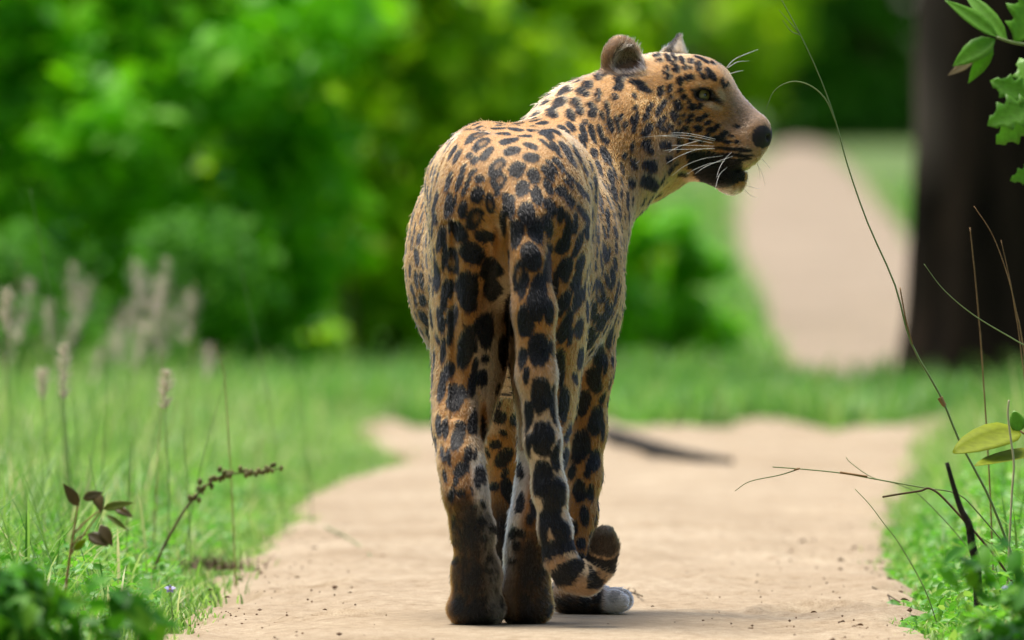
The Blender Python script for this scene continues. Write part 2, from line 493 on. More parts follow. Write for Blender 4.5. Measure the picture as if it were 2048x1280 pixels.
add(body, .05)
kleg = lambda z0, z1, k1: (lambda z: np.clip((z - z0) / (z1 - z0), 0, 1) * (k1 - .004) + .004)
add_group(foreL, .02, kleg(.30, .45, .05))
add_group(foreR, .018, kleg(.30, .45, .05))
add_group(toesR, .003, lambda z: np.full_like(z, .006))
add_group([thighs[0]] + hindL, .025, kleg(.33, .50, .035))
add_group([thighs[1]] + hindR, .025, kleg(.33, .50, .035))
add_group(head + [], .022, lambda z: np.full_like(z, .035))
add_group(jaw, .012, lambda z: np.full_like(z, .016))
add_group(ear_near, .012, lambda z: np.full_like(z, .012), [ear_cut])
add_group(ear_far, .01, lambda z: np.full_like(z, .010))
add_group(tail, .016, lambda z: np.clip((z - .50) / .06, 0, 1) * .034 + .003)
# mouth slit, nostrils, eye openings, crease between the thighs, toes
carve(ell(H(1492, 341), (.012, .05, .0014), axis_rot(4)), .004)
carve(ell(H(1534, 275, .0085), (.006, .0035, .0035), HR), .003)
carve(ell(H(1534, 275, -.0085), (.006, .0035, .0035), HR), .003)
for E, D in ((EYE, EYE_DIR), (EYE2, EYE_DIR2)):
    carve(ell(E + D * .010, (.012, .0135, .0072), rot_to(D)), .004)
    carve(ell(E + D * .006 + HF * .013 - HU * .006, (.008, .008, .0045), rot_to(D)), .004)
carve(ell(P(1003, 505, -.055), (.006, .03, .035)), .012)
for c_, r_c, k_ in ((P(968, 485, -.085), (.026, .040, .050), .035), (P(1132, 480, -.085), (.020, .040, .050), .03), (P(898, 640, -.035), (.006, .03, .11), .02),
                    (P(985, 640, -.05), (.012, .045, .10), .02), (P(962, 900, .01), (.008, .03, .07), .014), (P(880, 300, .32), (.03, .10, .03), .04)):
    carve(ell(c_, r_c), k_)
for x0, y0, Yt in ((952, 1232, .115), (1056, 1228, .155)):
    for dx in (-22, 0, 22):
        carve(ell(P(x0 + dx, y0 - 12, Yt), (.0022, .03, .012)), .006)
for Yt in (.485, .5075, .530):
    carve(ell(P(1252, 1196, Yt), (.03, .0016, .012)), .006)
print("field", round(time.time() - T0, 1))

grid = vdb.FloatGrid(); grid.background = 3 * H_VOX
grid.copyFromArray(np.clip(FIELD, -3 * H_VOX, 3 * H_VOX))
grid.transform = vdb.createLinearTransform(voxelSize=H_VOX)
LV, LQ = grid.convertToQuads(0.0)
LV = np.asarray(LV, np.float64) + LO; LQ = np.asarray(LQ, np.int64)
LV[:, 2] = np.maximum(LV[:, 2], 0.0005)

def field_at(p):
    q = np.clip((p - LO) / H_VOX, 0, np.array(DIM) - 1.001)
    i = q.astype(int); f = (q - i).astype(np.float32)
    out = 0
    for dx in (0, 1):
        for dy in (0, 1):
            for dz in (0, 1):
                w = (f[:, 0] if dx else 1 - f[:, 0]) * (f[:, 1] if dy else 1 - f[:, 1]) * (f[:, 2] if dz else 1 - f[:, 2])
                out = out + w * FIELD[i[:, 0] + dx, i[:, 1] + dy, i[:, 2] + dz]
    return out

def grad_at(p, e=.003):
    g = np.stack([field_at(p + np.eye(3)[i] * e) - field_at(p - np.eye(3)[i] * e) for i in range(3)], -1)
    return g / (np.linalg.norm(g, axis=1)[:, None] + 1e-9)

LN = grad_at(LV)
print("leopard mesh", len(LV), len(LQ), round(time.time() - T0, 1))

# ---- what each surface point belongs to: region, hair direction and hair length
PRIMS = body + thighs + hindL + hindR + foreL + foreR + toesR + tail + head + jaw + ear_near + ear_far
REGS = ["rump", "flank", "back", "neck", "hindL", "hindR", "foreL", "foreR", "tail", "head", "ear", "earfar"]
def classify(p):
    n = len(p)
    W = np.zeros(n, np.float32); D = np.zeros((n, 3), np.float32); FL = np.zeros(n, np.float32)
    RW = np.zeros((n, len(REGS)), np.float32)
    p32 = p.astype(np.float32)
    for q in PRIMS:
        lo, hi = q.box(.045)
        m = np.nonzero(np.all((p32 > lo) & (p32 < hi), axis=1))[0]
        if not len(m): continue
        w = np.exp(-np.maximum(q.ev(p32[m]), 0) / .010) + 1e-6
        W[m] += w; D[m] += w[:, None] * q.d; FL[m] += w * q.fl
        RW[m, REGS.index(q.reg)] += w
    W = np.maximum(W, 1e-6)
    return D / W[:, None], FL / W, RW / W[:, None]

def vnoise(p, s, seed=0):
    """cheap smooth 3-D value noise, -1..1"""
    r = np.random.default_rng(seed); tab = r.uniform(-1, 1, 4096).astype(np.float32)
    q = p * s; i = np.floor(q).astype(np.int64); f = (q - i).astype(np.float32); f = f * f * (3 - 2 * f)
    out = 0
    for dx in (0, 1):
        for dy in (0, 1):
            for dz in (0, 1):
                w = (f[:, 0] if dx else 1 - f[:, 0]) * (f[:, 1] if dy else 1 - f[:, 1]) * (f[:, 2] if dz else 1 - f[:, 2])
                h = ((i[:, 0] + dx) * 73856093 ^ (i[:, 1] + dy) * 19349663 ^ (i[:, 2] + dz) * 83492791) & 4095
                out = out + w * tab[h]
    return out

# ---- the coat's spots plus shade painted below the ear: centre, length, width (pixels of an enlarged view) and slant
SPOTS_RUMP = """740 145 170 58 3;800 210 210 60 12;970 160 150 52 -14;1025 258 165 60 -18;840 315 195 85 8;1040 375 190 90 -10;480 150 250 60 25 1;400 210 90 40 35;
520 240 210 90 35 1;580 340 190 70 45;455 410 100 70 45;400 360 90 60 20;680 470 220 110 42 1;890 510 180 160 50;1060 565 160 130 -55;1210 535 190 80 -52;1320 440 180 60 -50;
1250 470 200 40 -50;945 695 165 145 80;1095 775 190 115 -75;700 620 190 150 60 1;685 740 80 60 80;500 600 100 80 30;480 760 190 130 70;615 850 200 100 -80 1;800 855 240 135 -85;
990 935 220 175 -80;1090 1120 280 150 90;1215 1080 260 85 -80;1235 880 190 100 -65;1340 960 170 65 85;875 1160 290 140 88;740 1040 260 70 -80;330 910 170 85 82;455 1010 260 150 65 1;
280 1140 210 110 -75;180 880 260 70 80;560 1190 220 130 -15;340 490 120 50 65;300 620 220 55 72;400 600 170 40 60;360 700 150 40 60;190 610 200 50 72;280 360 150 50 60;230 320 180 40 58;
440 530 110 50 40;1210 680 180 70 -65;1350 720 130 100 -60;1440 820 150 90 -60;1420 640 170 40 -45;1440 580 150 40 -50;1420 1040 220 60 -85;1490 1050 250 60 85;1400 1180 200 100 80;
1560 930 200 50 -60;1180 150 160 40 -30;1190 240 200 30 -38;1290 310 200 30 -45;1060 110 160 50 -15;700 85 170 35 3;880 95 180 40 -10;240 860 200 30 75;100 1170 200 60 75;200 1060 140 40 80;
60 800 160 50 75;40 950 200 50 -75;20 1100 200 40 80;1150 30 130 50 5;1180 110 200 60 -35;1280 110 150 50 -30;1370 100 160 60 -45;1440 60 130 60 -50;1570 120 190 60 -70;1655 130 200 50 -72;
1750 120 180 50 -75;1850 70 130 50 -70;1280 260 130 50 -45;1390 280 200 60 -50;1500 320 220 50 -65;1560 210 150 40 -65;1680 330 110 70 -80;1800 360 190 80 -60;1450 400 160 50 -55;
1590 500 140 60 -60;1650 460 120 40 -70;1730 480 170 50 -75;1850 570 170 70 -75;1640 650 110 50 -45;1780 670 120 50 -60;1880 730 170 70 -70;1700 600 130 40 -60;2020 800 170 45 85;
1830 830 150 50 -70;1660 930 130 90 -60;1820 1000 220 40 -80;1700 1140 170 70 -80;1940 910 130 40 -80;1900 1130 140 50 -70;1780 1120 150 40 -75;1620 990 130 40 -65;1610 760 150 50 -60;
1700 780 110 50 -65;1550 700 170 50 -60"""
SPOTS_THIGH = """165 150 110 45 80;235 160 110 45 85;145 310 170 50 -85;235 340 120 50 85;275 290 140 45 85;140 520 150 40 -85;185 520 170 45 -85;260 500 90 30 85;105 610 110 35 -70;
190 700 120 60 -75;265 630 130 50 -80;130 700 90 30 -75;205 860 150 60 -60;275 850 200 55 -75;350 870 230 50 -80;265 1020 150 50 -55;330 1040 120 35 -65;85 430 120 25 88;350 170 220 75 75;
390 310 260 45 85;320 490 270 75 -88;470 350 230 110 -85 1;640 290 240 190 -20;800 430 200 180 60;815 610 200 160 -60;600 620 350 190 -85;415 610 190 90 85;385 720 170 60 80;470 830 200 90 75;
435 1000 220 60 80;750 960 290 170 -85;560 1130 350 140 85;910 1160 280 105 -85;975 790 200 100 85 1;755 1225 80 60 0;375 1150 220 45 85;965 340 160 40 -80;1165 330 280 170 -75;
1320 370 330 80 85;1040 500 270 100 80 1;1090 560 240 90 80;1220 640 330 160 85;1210 820 170 110 88;1320 800 260 90 -85;1105 930 200 150 90;1080 830 160 70 85;1225 1140 290 180 90;
1075 1210 180 80 85;1350 1130 150 50 -80;1440 220 180 130 60;1460 430 210 140 75;1590 180 170 60 75;1560 260 130 50 70;1600 370 170 70 75;1560 540 180 80 75;1440 740 280 110 60;
1580 680 220 70 75;1470 930 320 100 70;1590 940 200 80 75;1420 1230 180 90 85;1370 560 260 60 85;1655 90 160 60 -85;1670 420 130 50 80;1510 1030 170 40 80;1730 100 140 55 -80;
1810 280 210 70 -70;1740 270 110 50 -75;1730 390 100 45 -65;1775 330 160 40 -70;1760 610 260 100 -70 1;1885 490 170 50 -80;1840 530 200 40 -65;1655 770 190 70 -80;1715 800 170 55 80;
1850 800 150 80 70;1910 690 100 40 85;1780 900 140 80 85;1680 1040 200 90 85;1760 1150 170 80 80;1860 1010 220 60 75;1600 1200 200 110 -85;1910 850 100 30 85;1905 370 120 40 -80;
1660 590 110 50 -80;1910 230 120 30 -85;1930 570 120 25 85;1745 1240 100 60 80;1815 1250 90 40 85"""
SPOTS_LEG = """220 270 190 90 70;165 460 230 80 80;310 550 280 140 75;490 380 260 90 80;590 320 170 110 85;520 200 180 60 85;615 140 80 70 0;135 820 240 55 -85;205 840 240 65 -85;335 920 330 130 75;
500 790 250 100 80;440 1120 190 90 85;600 860 300 45 -85;180 1100 150 45 -80;240 1130 200 40 -85;640 1100 110 35 -65;515 1110 130 30 80;750 430 130 55 70;760 740 160 140 -20;910 750 130 70 80;
800 895 90 50 -30;720 1020 130 90 0;810 1150 240 160 50;1195 500 360 210 90;1045 740 330 90 85;1330 600 400 80 -85;1035 310 190 60 85;1215 960 360 220 90;1040 1050 280 60 88;1340 1150 240 80 -88;
1390 230 330 90 85;1430 610 370 100 85;1740 370 270 150 -70;1620 580 290 130 80;1545 330 140 60 -65;1760 770 300 130 80;1480 880 210 70 70;1600 1030 310 180 85;1785 220 180 70 85;1850 230 160 40 85;
1825 880 190 30 85;1740 1180 230 130 75;1460 1150 220 110 85;1395 1020 130 50 85;1540 720 80 50 80"""
SPOTS_FOOT = """370 90 170 130 50;310 210 110 50 70;365 335 110 70 10;265 350 160 60 80;580 140 170 95 -85;540 230 130 60 -75;500 490 80 70 0;600 450 110 50 -55;545 620 70 70 0;600 800 80 70 0;
290 620 130 25 85;200 160 150 35 -80;480 300 60 30 -70;610 620 100 30 -60;855 310 260 140 -75;700 270 110 80 0;720 690 100 80 0;800 660 60 50 0;830 770 120 90 0;965 90 180 60 -85;970 450 210 80 80;
1075 600 90 80 90;895 740 130 90 70;985 750 90 80 90;930 880 100 70 80;890 1030 80 60 0;1185 200 340 190 85;1325 380 360 190 80;1130 480 200 90 -80;1250 590 250 170 60;1190 760 330 90 85;
1400 730 200 180 -60;1330 960 230 220 0;1580 300 240 130 -85;1460 360 230 100 -70;1700 320 170 70 85;1640 560 200 90 -85;1530 700 160 70 85;1600 850 120 90 80;290 840 60 50 0;300 1020 70 50 0;660 1000 70 50 0"""
SPOTS_HEAD_SHADE = """1090 380 55 50 0;1170 415 65 55 0;1175 470 55 45 0;1000 375 90 45 -65;935 470 75 60 80;1030 455 65 40 35;1095 455 35 25 80;910 405 50 30 50;850 345 90 50 -60;760 380 60 35 30;735 325 70 35 25;
830 480 80 35 75;850 555 60 45 50;975 600 100 60 80;1045 570 80 45 85;1095 555 60 60 0;1280 510 140 60 -60;1215 550 90 45 -45;760 700 100 55 75;865 675 85 40 80;985 700 65 50 0;1015 765 65 60 0;
875 760 50 40 80;760 865 200 60 58;955 850 120 70 -60;1065 815 45 30 80;1105 870 85 70 0;1190 865 70 40 80;640 870 120 45 55;605 960 100 50 60;900 950 110 70 -60;780 985 120 60 45;735 1030 80 50 40;
1005 960 50 40 0;1095 960 60 35 0;1240 965 60 40 30;1065 1010 65 50 -20;1175 1005 70 45 0;965 1025 45 40 0;1270 1040 80 40 20;860 1065 80 55 -40;1025 1100 65 55 -40;1165 1095 90 60 -20;
1305 1110 90 50 0;1370 1075 50 40 0;790 1090 110 50 -25;620 1100 160 70 55;500 1010 230 45 78;455 1000 90 40 80;385 1060 90 35 85;340 970 50 40 80;490 870 60 40 60;920 1135 100 50 0;1070 1150 50 30 0;
1440 650 60 40 70;1470 640 50 40 60;1415 600 60 30 70;1330 560 100 50 -65;960 300 160 30 -15;1050 310 120 30 -20;1180 350 90 25 -20;1240 385 100 25 -30;920 345 80 30 -50;800 285 80 25 10;
660 280 140 25 5;640 315 60 25 30;1320 410 60 25 -30;330 570 240 90 85;520 620 170 50 -12;600 690 150 40 -15;95 545 100 50 85;95 735 150 45 88;165 470 220 60 -85;135 960 80 35 -75;30 950 80 50 -40;40 870 90 60 -50;115 1140 190 50 -75;30 1160 220 50 -75;
220 1040 170 50 -70;190 880 160 45 -80;300 1050 200 35 -75;170 1230 80 60 -40"""
SPOTS_JAW = """600 460 100 90 80;650 520 90 70 -50;815 455 120 80 -10;960 440 90 50 -60;855 600 70 70 0;650 680 150 110 -20;870 715 90 70 -10;480 660 140 60 -65;460 480 120 40 85;375 590 70 50 80;640 850 180 130 -20;
700 890 120 90 -30;445 870 90 90 0;400 1050 190 40 88;215 790 140 70 -65;260 970 190 70 -75;90 720 180 50 -70;45 570 80 60 85;170 570 190 70 -60;150 920 150 50 -65;60 880 170 40 -60;310 1180 160 35 85;
230 1060 120 40 -70;190 1200 130 40 -85;100 1000 200 35 -70;120 1130 150 30 -70;330 980 110 30 80;1090 410 60 40 0;1190 440 60 30 0;1260 380 60 40 20;1380 410 130 50 -10;1480 450 80 35 0;
1580 450 50 35 0;1440 360 90 45 20;1580 285 60 35 -20;1520 385 45 25 0;1010 780 100 35 -25;930 660 50 25 -20;950 520 50 40 0;1530 525 380 32 -6;1580 590 320 26 -5;1600 640 250 18 2"""
SPOTS_NAPE = """530 390 100 45 30;570 440 60 55 0;525 480 50 45 0;555 505 50 38 0;635 510 90 30 85;440 465 50 40 0;390 550 90 60 30;490 545 55 50 0;340 625 75 60 -70;510 605 75 50 -70;455 640 80 55 -60;
595 590 80 45 -55;590 630 50 40 -50;655 640 60 25 -70;300 550 70 25 40;240 625 80 30 35;170 655 60 25 35;400 490 60 30 40;635 385 80 35 -75"""
SPOT_LISTS = [(SPOTS_RUMP, 860, 240, 5.12), (SPOTS_THIGH, 800, 440, 4.413), (SPOTS_LEG, 850, 690, 5.12), (SPOTS_FOOT, 850, 920, 5.12),
              (SPOTS_HEAD_SHADE, 1180, 50, 5.334), (SPOTS_JAW, 1180, 200, 5.334), (SPOTS_NAPE, 1000, 30, 3.2)]

bvh = BVHTree.FromPolygons(LV.tolist(), LQ.tolist())
CAMP = Vector((0, -CAM_D, CAM_Z))
spots = []          # (centre, normal, dual axis 1, dual axis 2, reach, ring)
def add_spot(c, n, t1, t2, ring):
    """t1, t2: half axes lying in the skin"""
    g11, g12, g22 = t1 @ t1, t1 @ t2, t2 @ t2
    det = g11 * g22 - g12 * g12
    if det < 1e-16: return
    d1 = (g22 * t1 - g12 * t2) / det; d2 = (g11 * t2 - g12 * t1) / det
    spots.append((c, n, d1, d2, 1.5 * max(np.linalg.norm(t1), np.linalg.norm(t2)) + .004, ring))
for txt, ox, oy, sc in SPOT_LISTS:
    for s in txt.replace("\n", "").split(";"):
        v = [float(x) for x in s.split()]
        px, py = ox + v[0] / sc, oy + v[1] / sc
        d = Vector(P(px, py, 0)) - CAMP; d.normalize()
        hit, nor, _, dist = bvh.ray_cast(CAMP, d)
        if hit is None: continue
        c = np.array(hit); n = grad_at(c[None])[0]; dv = np.array(d)
        ca = math.radians(v[4]); m = dist / (CAM_D * PXM) / sc / 2 * (1.12 if px > 1240 else 1.15 if py > 900 and 1040 < px < 1145 else 1.05)
        e1 = np.array([math.cos(ca), 0, math.sin(ca)]) * (v[2] * m + .0005)
        e2 = np.array([-math.sin(ca), 0, math.cos(ca)]) * (v[3] * m + .0005)
        dn = dv @ n
        if abs(dn) < .33: dn = -.33
        add_spot(c, n, e1 - dv * (e1 @ n) / dn, e2 - dv * (e2 @ n) / dn, len(v) > 5)
n_seen = len(spots)
# the sides that face away carry the same coat
cent = np.array([s[0] for s in spots])
for i in rng.permutation(len(LV))[:9000]:
    c, n = LV[i], LN[i]
    if c[2] < .02 or head_local(c)[0] > .03 and abs(head_local(c)[2]) < .13: continue
    rad = .016 if c[1] < .35 else .0115
    dd = ((cent - c) ** 2).sum(1).min() ** .5
    if dd < rad * 1.8: continue
    back = n @ np.array([0, -1, .02]) < .12
    if not back:
        h, _, _, _ = bvh.ray_cast(Vector(c + n * .004), CAMP - Vector(c))
        if h is None and dd < (.0215 if (abs(c[0]) > .10 or c[1] > .45) else .042): continue
        if h is None: rad *= .9
    t1 = np.cross(n, [.3, .2, .9]); t1 /= np.linalg.norm(t1); t2 = np.cross(n, t1)
    k = rng.uniform(.75, 1.15)
    add_spot(c, n, t1 * rad * .62 * k, t2 * rad * .95 * k, rng.random() < .25)
    cent = np.vstack([cent, c])
print("spots", n_seen, len(spots), round(time.time() - T0, 1))

TAILC = smooth_path([P(x, y, Y) for x, y, Y, r in TAILP], 160)
TAILS = np.r_[0, np.cumsum(np.linalg.norm(np.diff(TAILC, axis=0), axis=1))]
LIP = np.array([(1374, 304), (1400, 298), (1452, 309), (1484, 322), (1486, 338), (1490, 348), (1489, 362), (1474, 366), (1452, 374), (1436, 378), (1412, 368), (1392, 352), (1380, 334)], float)
def in_poly(x, y, poly):
    c = np.zeros(x.shape, bool); j = len(poly) - 1
    for i in range(len(poly)):
        xi, yi = poly[i]; xj, yj = poly[j]
        c ^= ((yi > y) != (yj > y)) & (x < (xj - xi) * (y - yi) / (yj - yi + 1e-9) + xi)
        j = i
    return c
def sstep(a, b, x):
    t = np.clip((x - a) / (b - a), 0, 1); return t * t * (3 - 2 * t)

OCHRE = np.array([.36, .175, .045]); DEEP = np.array([.25, .100, .020]); TAN = np.array([.52, .325, .155]); CREAM = np.array([.50, .385, .25]); BLACK = np.array([.0035, .0031, .0033])
OCHRE, DEEP, TAN, CREAM = np.array([.30, .132, .027]), np.array([.20, .074, .011]), np.array([.46, .255, .098]), CREAM * .80
def coat(p, n, RW):
    """colour of the coat at surface points p (normals n), and where hair grows"""
    N = len(p); R = {r: RW[:, i] for i, r in enumerate(REGS)}
    def mix(c, d, t): return c + (d - c) * np.clip(t, 0, 1)[:, None]
    n1 = vnoise(p, 14, 1); n2 = vnoise(p, 60, 2); n3 = vnoise(p, 220, 3)
    c = np.tile(OCHRE, (N, 1))
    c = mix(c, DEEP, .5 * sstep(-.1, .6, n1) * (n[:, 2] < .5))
    c = mix(c, TAN, sstep(.30, .92, n[:, 2]) * .85)  # top light painted in: upward-facing coat goes pale tan
    c = mix(c, TAN, R["head"] * .15)                     # the head a little paler
    hm0 = R["head"] + R["neck"]
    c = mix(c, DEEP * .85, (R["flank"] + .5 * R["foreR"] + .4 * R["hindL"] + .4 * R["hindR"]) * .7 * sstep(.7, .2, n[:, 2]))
    legs = R["hindL"] + R["hindR"] + R["foreL"] + R["foreR"]
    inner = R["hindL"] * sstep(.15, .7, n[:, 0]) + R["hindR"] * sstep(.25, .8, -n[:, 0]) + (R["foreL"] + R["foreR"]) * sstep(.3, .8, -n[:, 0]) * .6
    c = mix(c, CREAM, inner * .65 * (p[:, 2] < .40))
    c = mix(c, np.array([.62, .56, .48]), inner * (p[:, 2] < .24) * (p[:, 1] < .3) * .8)  # white rim light painted on inner edges of the lower hind legs
    cx, cy = pix(p)
    c = mix(c, CREAM * .8, .65 * np.exp(-((cx - 995) / 28) ** 2 - ((cy - 660) / 110) ** 2) * (p[:, 1] < .3))
    c = mix(c, CREAM, sstep(.25, .8, -n[:, 2]) * (p[:, 2] > .25) * (.8 - .55 * (hm0 > .4)))
    c = mix(c, CREAM, R["neck"] * sstep(.5, .9, n[:, 0] - .8 * n[:, 2] - .5 * (p[:, 2] < .5)) * .15)
    # tail: pale ground below half way, rings near the tip
    d2 = ((p[:, None, :] - TAILC[None, ::4, :]) ** 2).sum(-1) if N < 4000 else None
    ts = np.zeros(N); tm = np.nonzero(R["tail"] > .3)[0]
    for ch in np.array_split(tm, max(1, len(tm) // 20000)):
        if len(ch): ts[ch] = TAILS[((p[ch][:, None, :] - TAILC[None]) ** 2).sum(-1).argmin(1)]
    tl = TAILS[-1]
    c = mix(c, CREAM * 1.2, R["tail"] * sstep(.24, .42, ts) * .85)
    c = mix(c, CREAM * 1.25, R["tail"] * sstep(.55, .92, np.abs(n[:, 0])) * sstep(.20, .48, ts) * .6)  # lit edges of the tail painted into the coat, pale along both sides
    c = mix(c, DEEP * .9, R["tail"] * sstep(tl - .20, tl - .14, ts) * (n[:, 2] < .1) * .6)
    # spots
    sp = np.zeros(N)
    wob = 1 + .13 * n2 + .10 * n3 + .10 * vnoise(p, 110, 5)
    px_, py_, hv = head_px(p)
    hm = R["head"] + R["ear"] + R["earfar"]
    q = p.copy(); nq = n.copy()
    fl = (hm > .5) & (hv < 0)
    q[fl] = p[fl] - 2 * hv[fl][:, None] * HL
    nq[fl] = n[fl] - 2 * (n[fl] @ HL)[:, None] * HL
    order = np.argsort(q[:, 2]); qs = q[order]; zs = qs[:, 2]; ns_ = nq[order]; ws = wob[order]; sps = np.zeros(N)
    for cc, cn, d1, d2_, reach, ring in spots:
        a, b = np.searchsorted(zs, cc[2] - reach), np.searchsorted(zs, cc[2] + reach)
        if a >= b: continue
        m = np.nonzero((np.abs(qs[a:b, 0] - cc[0]) < reach) & (np.abs(qs[a:b, 1] - cc[1]) < reach * 1.3))[0]
        if not len(m): continue
        m += a
        dd = qs[m] - cc
        u, v = dd @ d1, dd @ d2_
        rr = (np.abs(u) ** 2.3 + np.abs(v) ** 2.3) ** (1 / 2.3) * ws[m]
        ok = (ns_[m] @ cn > .05) & (np.abs(dd @ cn) < reach * .8 + .01)
        s = (1 - sstep(.90, 1.04, rr)) * ok
        if ring: s = s * (1 - .45 * (1 - sstep(.30, .50, np.hypot(u - .15, v + .1) * ws[m])))
        sps[m] = np.maximum(sps[m], s)
    sp[order] = sps
    sp = sp * (1 - .6 * R["tail"] * sstep(.82, .97, np.abs(n[:, 0])) * sstep(.10, .40, ts))  # spots thinned so the painted lit edges stay pale
    tipb = R["tail"] * (ts > tl - .155)
    band = (np.sin((tl - ts) / .036 * 2 * math.pi + 1.2 + .5 * n2) > -.5)
    sp = np.where((tipb > .4) & (ts < tl - .02), np.maximum(sp * 0, band * (n[:, 2] > -.55)), sp)
    sp = np.where((tipb > .4) & (ts >= tl - .022), .93, sp)
    # dark brown backs of the hind feet and heel pads, shade painted in to near black
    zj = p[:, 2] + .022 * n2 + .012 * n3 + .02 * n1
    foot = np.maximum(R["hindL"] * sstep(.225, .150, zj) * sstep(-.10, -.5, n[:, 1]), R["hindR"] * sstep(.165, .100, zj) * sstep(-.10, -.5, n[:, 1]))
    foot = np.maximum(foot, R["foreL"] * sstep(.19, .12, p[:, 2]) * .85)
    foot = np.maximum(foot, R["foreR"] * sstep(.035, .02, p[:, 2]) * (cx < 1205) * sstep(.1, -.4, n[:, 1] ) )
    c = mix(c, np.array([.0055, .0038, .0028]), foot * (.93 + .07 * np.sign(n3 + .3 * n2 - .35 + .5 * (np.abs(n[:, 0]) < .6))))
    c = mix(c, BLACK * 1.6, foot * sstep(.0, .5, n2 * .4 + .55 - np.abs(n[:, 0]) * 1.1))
    toe = R["foreR"] * sstep(1195, 1215, cx) * (p[:, 2] < .06)
    c = mix(c, np.array([.46, .44, .42]), toe * .9); sp = sp * (1 - .6 * toe)
    c = mix(c, np.array([.5, .45, .38]), (R["hindL"] + R["hindR"]) * sstep(.03, .012, p[:, 2]) * sstep(-.2, .4, n[:, 1]))
    c = mix(c, BLACK, sp)
    # the face
    x, y = px_, py_
    face = (R["head"] > .5)
    def patch(cx_, cy_, rx, ry, colr, amt, ang=0):
        a = math.radians(ang); dx, dy = x - cx_, y - cy_
        u, v = (dx * math.cos(a) + dy * math.sin(a)) / rx, (-dx * math.sin(a) + dy * math.cos(a)) / ry
        return np.clip(1.4 - np.hypot(u, v) - .25 * n2, 0, 1) * amt * face
    GREY = np.array([.235, .165, .115])
    bare = c
    c = mix(c, GREY * .95, face * sstep(1452, 1486, x - .3 * (y - 240)) * sstep(325, 290, y) * .45 * (1 - sp))
    c = mix(c, GREY, patch(1492, 214, 52, 24, GREY, .9, 42) * (1 - sp * .8))
    c = mix(c, GREY * .9, patch(1468, 245, 30, 22, GREY, .55, 0) * (1 - sp))
    c = mix(c, CREAM, patch(1492, 312, 26, 20, CREAM, .55) * (1 - sp))
    c = mix(c, CREAM, patch(1443, 190, 7, 15, CREAM, .85, -25))
    c = mix(c, CREAM, patch(1428, 213, 18, 6, CREAM, .9, 20))
    c = mix(c, TAN, patch(1405, 168, 26, 6, TAN, .8, -8) * (1 - sp))
    ex, ey = x - 1410, y - 188
    eyed = np.hypot((x - 1408) / 17, (y - 189) / 12)
    c = mix(c, BLACK, face * sstep(1.45, 1.10, eyed))
    c = mix(c, BLACK, patch(1433, 199, 15, 6, BLACK, 1.0, 35))
    c = mix(c, BLACK, patch(1387, 181, 9, 3.5, BLACK, 1.0, 15))
    lip = in_poly(x + 3 * n2, y + 3 * n2, LIP) & face
    c[lip] = BLACK
    chin = face * np.exp(-((x - 1462) / 26) ** 2 - ((y - 388) / 11) ** 2) * (y > 366)
    c = mix(c, np.array([.62, .55, .47]), chin * 1.2 + chin * n3 * .8)
    nose = face & (np.hypot((x - 1524) / 21, (y - 273) / 23) < 1 + .04 * n2) & (y > 257 - (x - 1500) * .28)
    c[nose] = np.array([.016, .012, .011])
    # ears
    ear = (R["ear"] > .5) & (np.linalg.norm((p - EAR_C) / np.array([.040, .040, .046]), axis=1) < 1.05)
    ev = (p - EAR_C) @ (EARN / np.linalg.norm(EARN))
    inside = np.abs(ear_cut.ev(p)) < .0022
    c[ear] = np.array([.15, .078, .032])
    c = mix(c, BLACK * 2, ear * sstep(-.2, .4, n2 * .4 + (EAR_C[2] - .012 - p[:, 2]) / .02) * (~inside))
    c = mix(c, OCHRE * .8, ear * sstep(1272, 1300, cx) * .8)
    c = mix(c, np.array([.10, .06, .03]), ear * inside * .9)
    ef = R["earfar"] > .4
    c = mix(c, CREAM * .9, ef * .9)
    c = mix(c, BLACK, ef * (np.abs((cx - 1340) - (100 - cy) * .55) < 9 + 4 * n2) * .95)
    hair = np.ones(N)
    hair[nose] = 0
    hair[(eyed < 1.0) & face] = 0
    hair[lip & (np.abs(y - 341) < 5)] = 0
    n4 = vnoise(p, 420, 7)
    c = c * (1 + .12 * n3 + .08 * n2 + .14 * n4 + .10 * n4 * face)[:, None]
    return np.clip(c, .002, .9), hair, sp

vD, vFL, vRW = classify(LV)
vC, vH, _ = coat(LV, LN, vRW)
print("coat", round(time.time() - T0, 1))

skin, st, sb = new_mat("leopard_skin")
at = st.nodes.new("ShaderNodeAttribute"); at.attribute_name = "coat"
st.links.new(at.outputs["Color"], sb.inputs["Base Color"])
sb.inputs["Roughness"].default_value = .62; sb.inputs["Specular IOR Level"].default_value = .3
leopard = mesh_obj("leopard", LV, LQ, skin, None, True)
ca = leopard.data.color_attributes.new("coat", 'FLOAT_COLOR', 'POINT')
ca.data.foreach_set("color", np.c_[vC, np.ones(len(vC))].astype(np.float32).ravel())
tag(leopard, "leopard with black spotted golden coat standing on the sand, head turned in profile", "leopard")

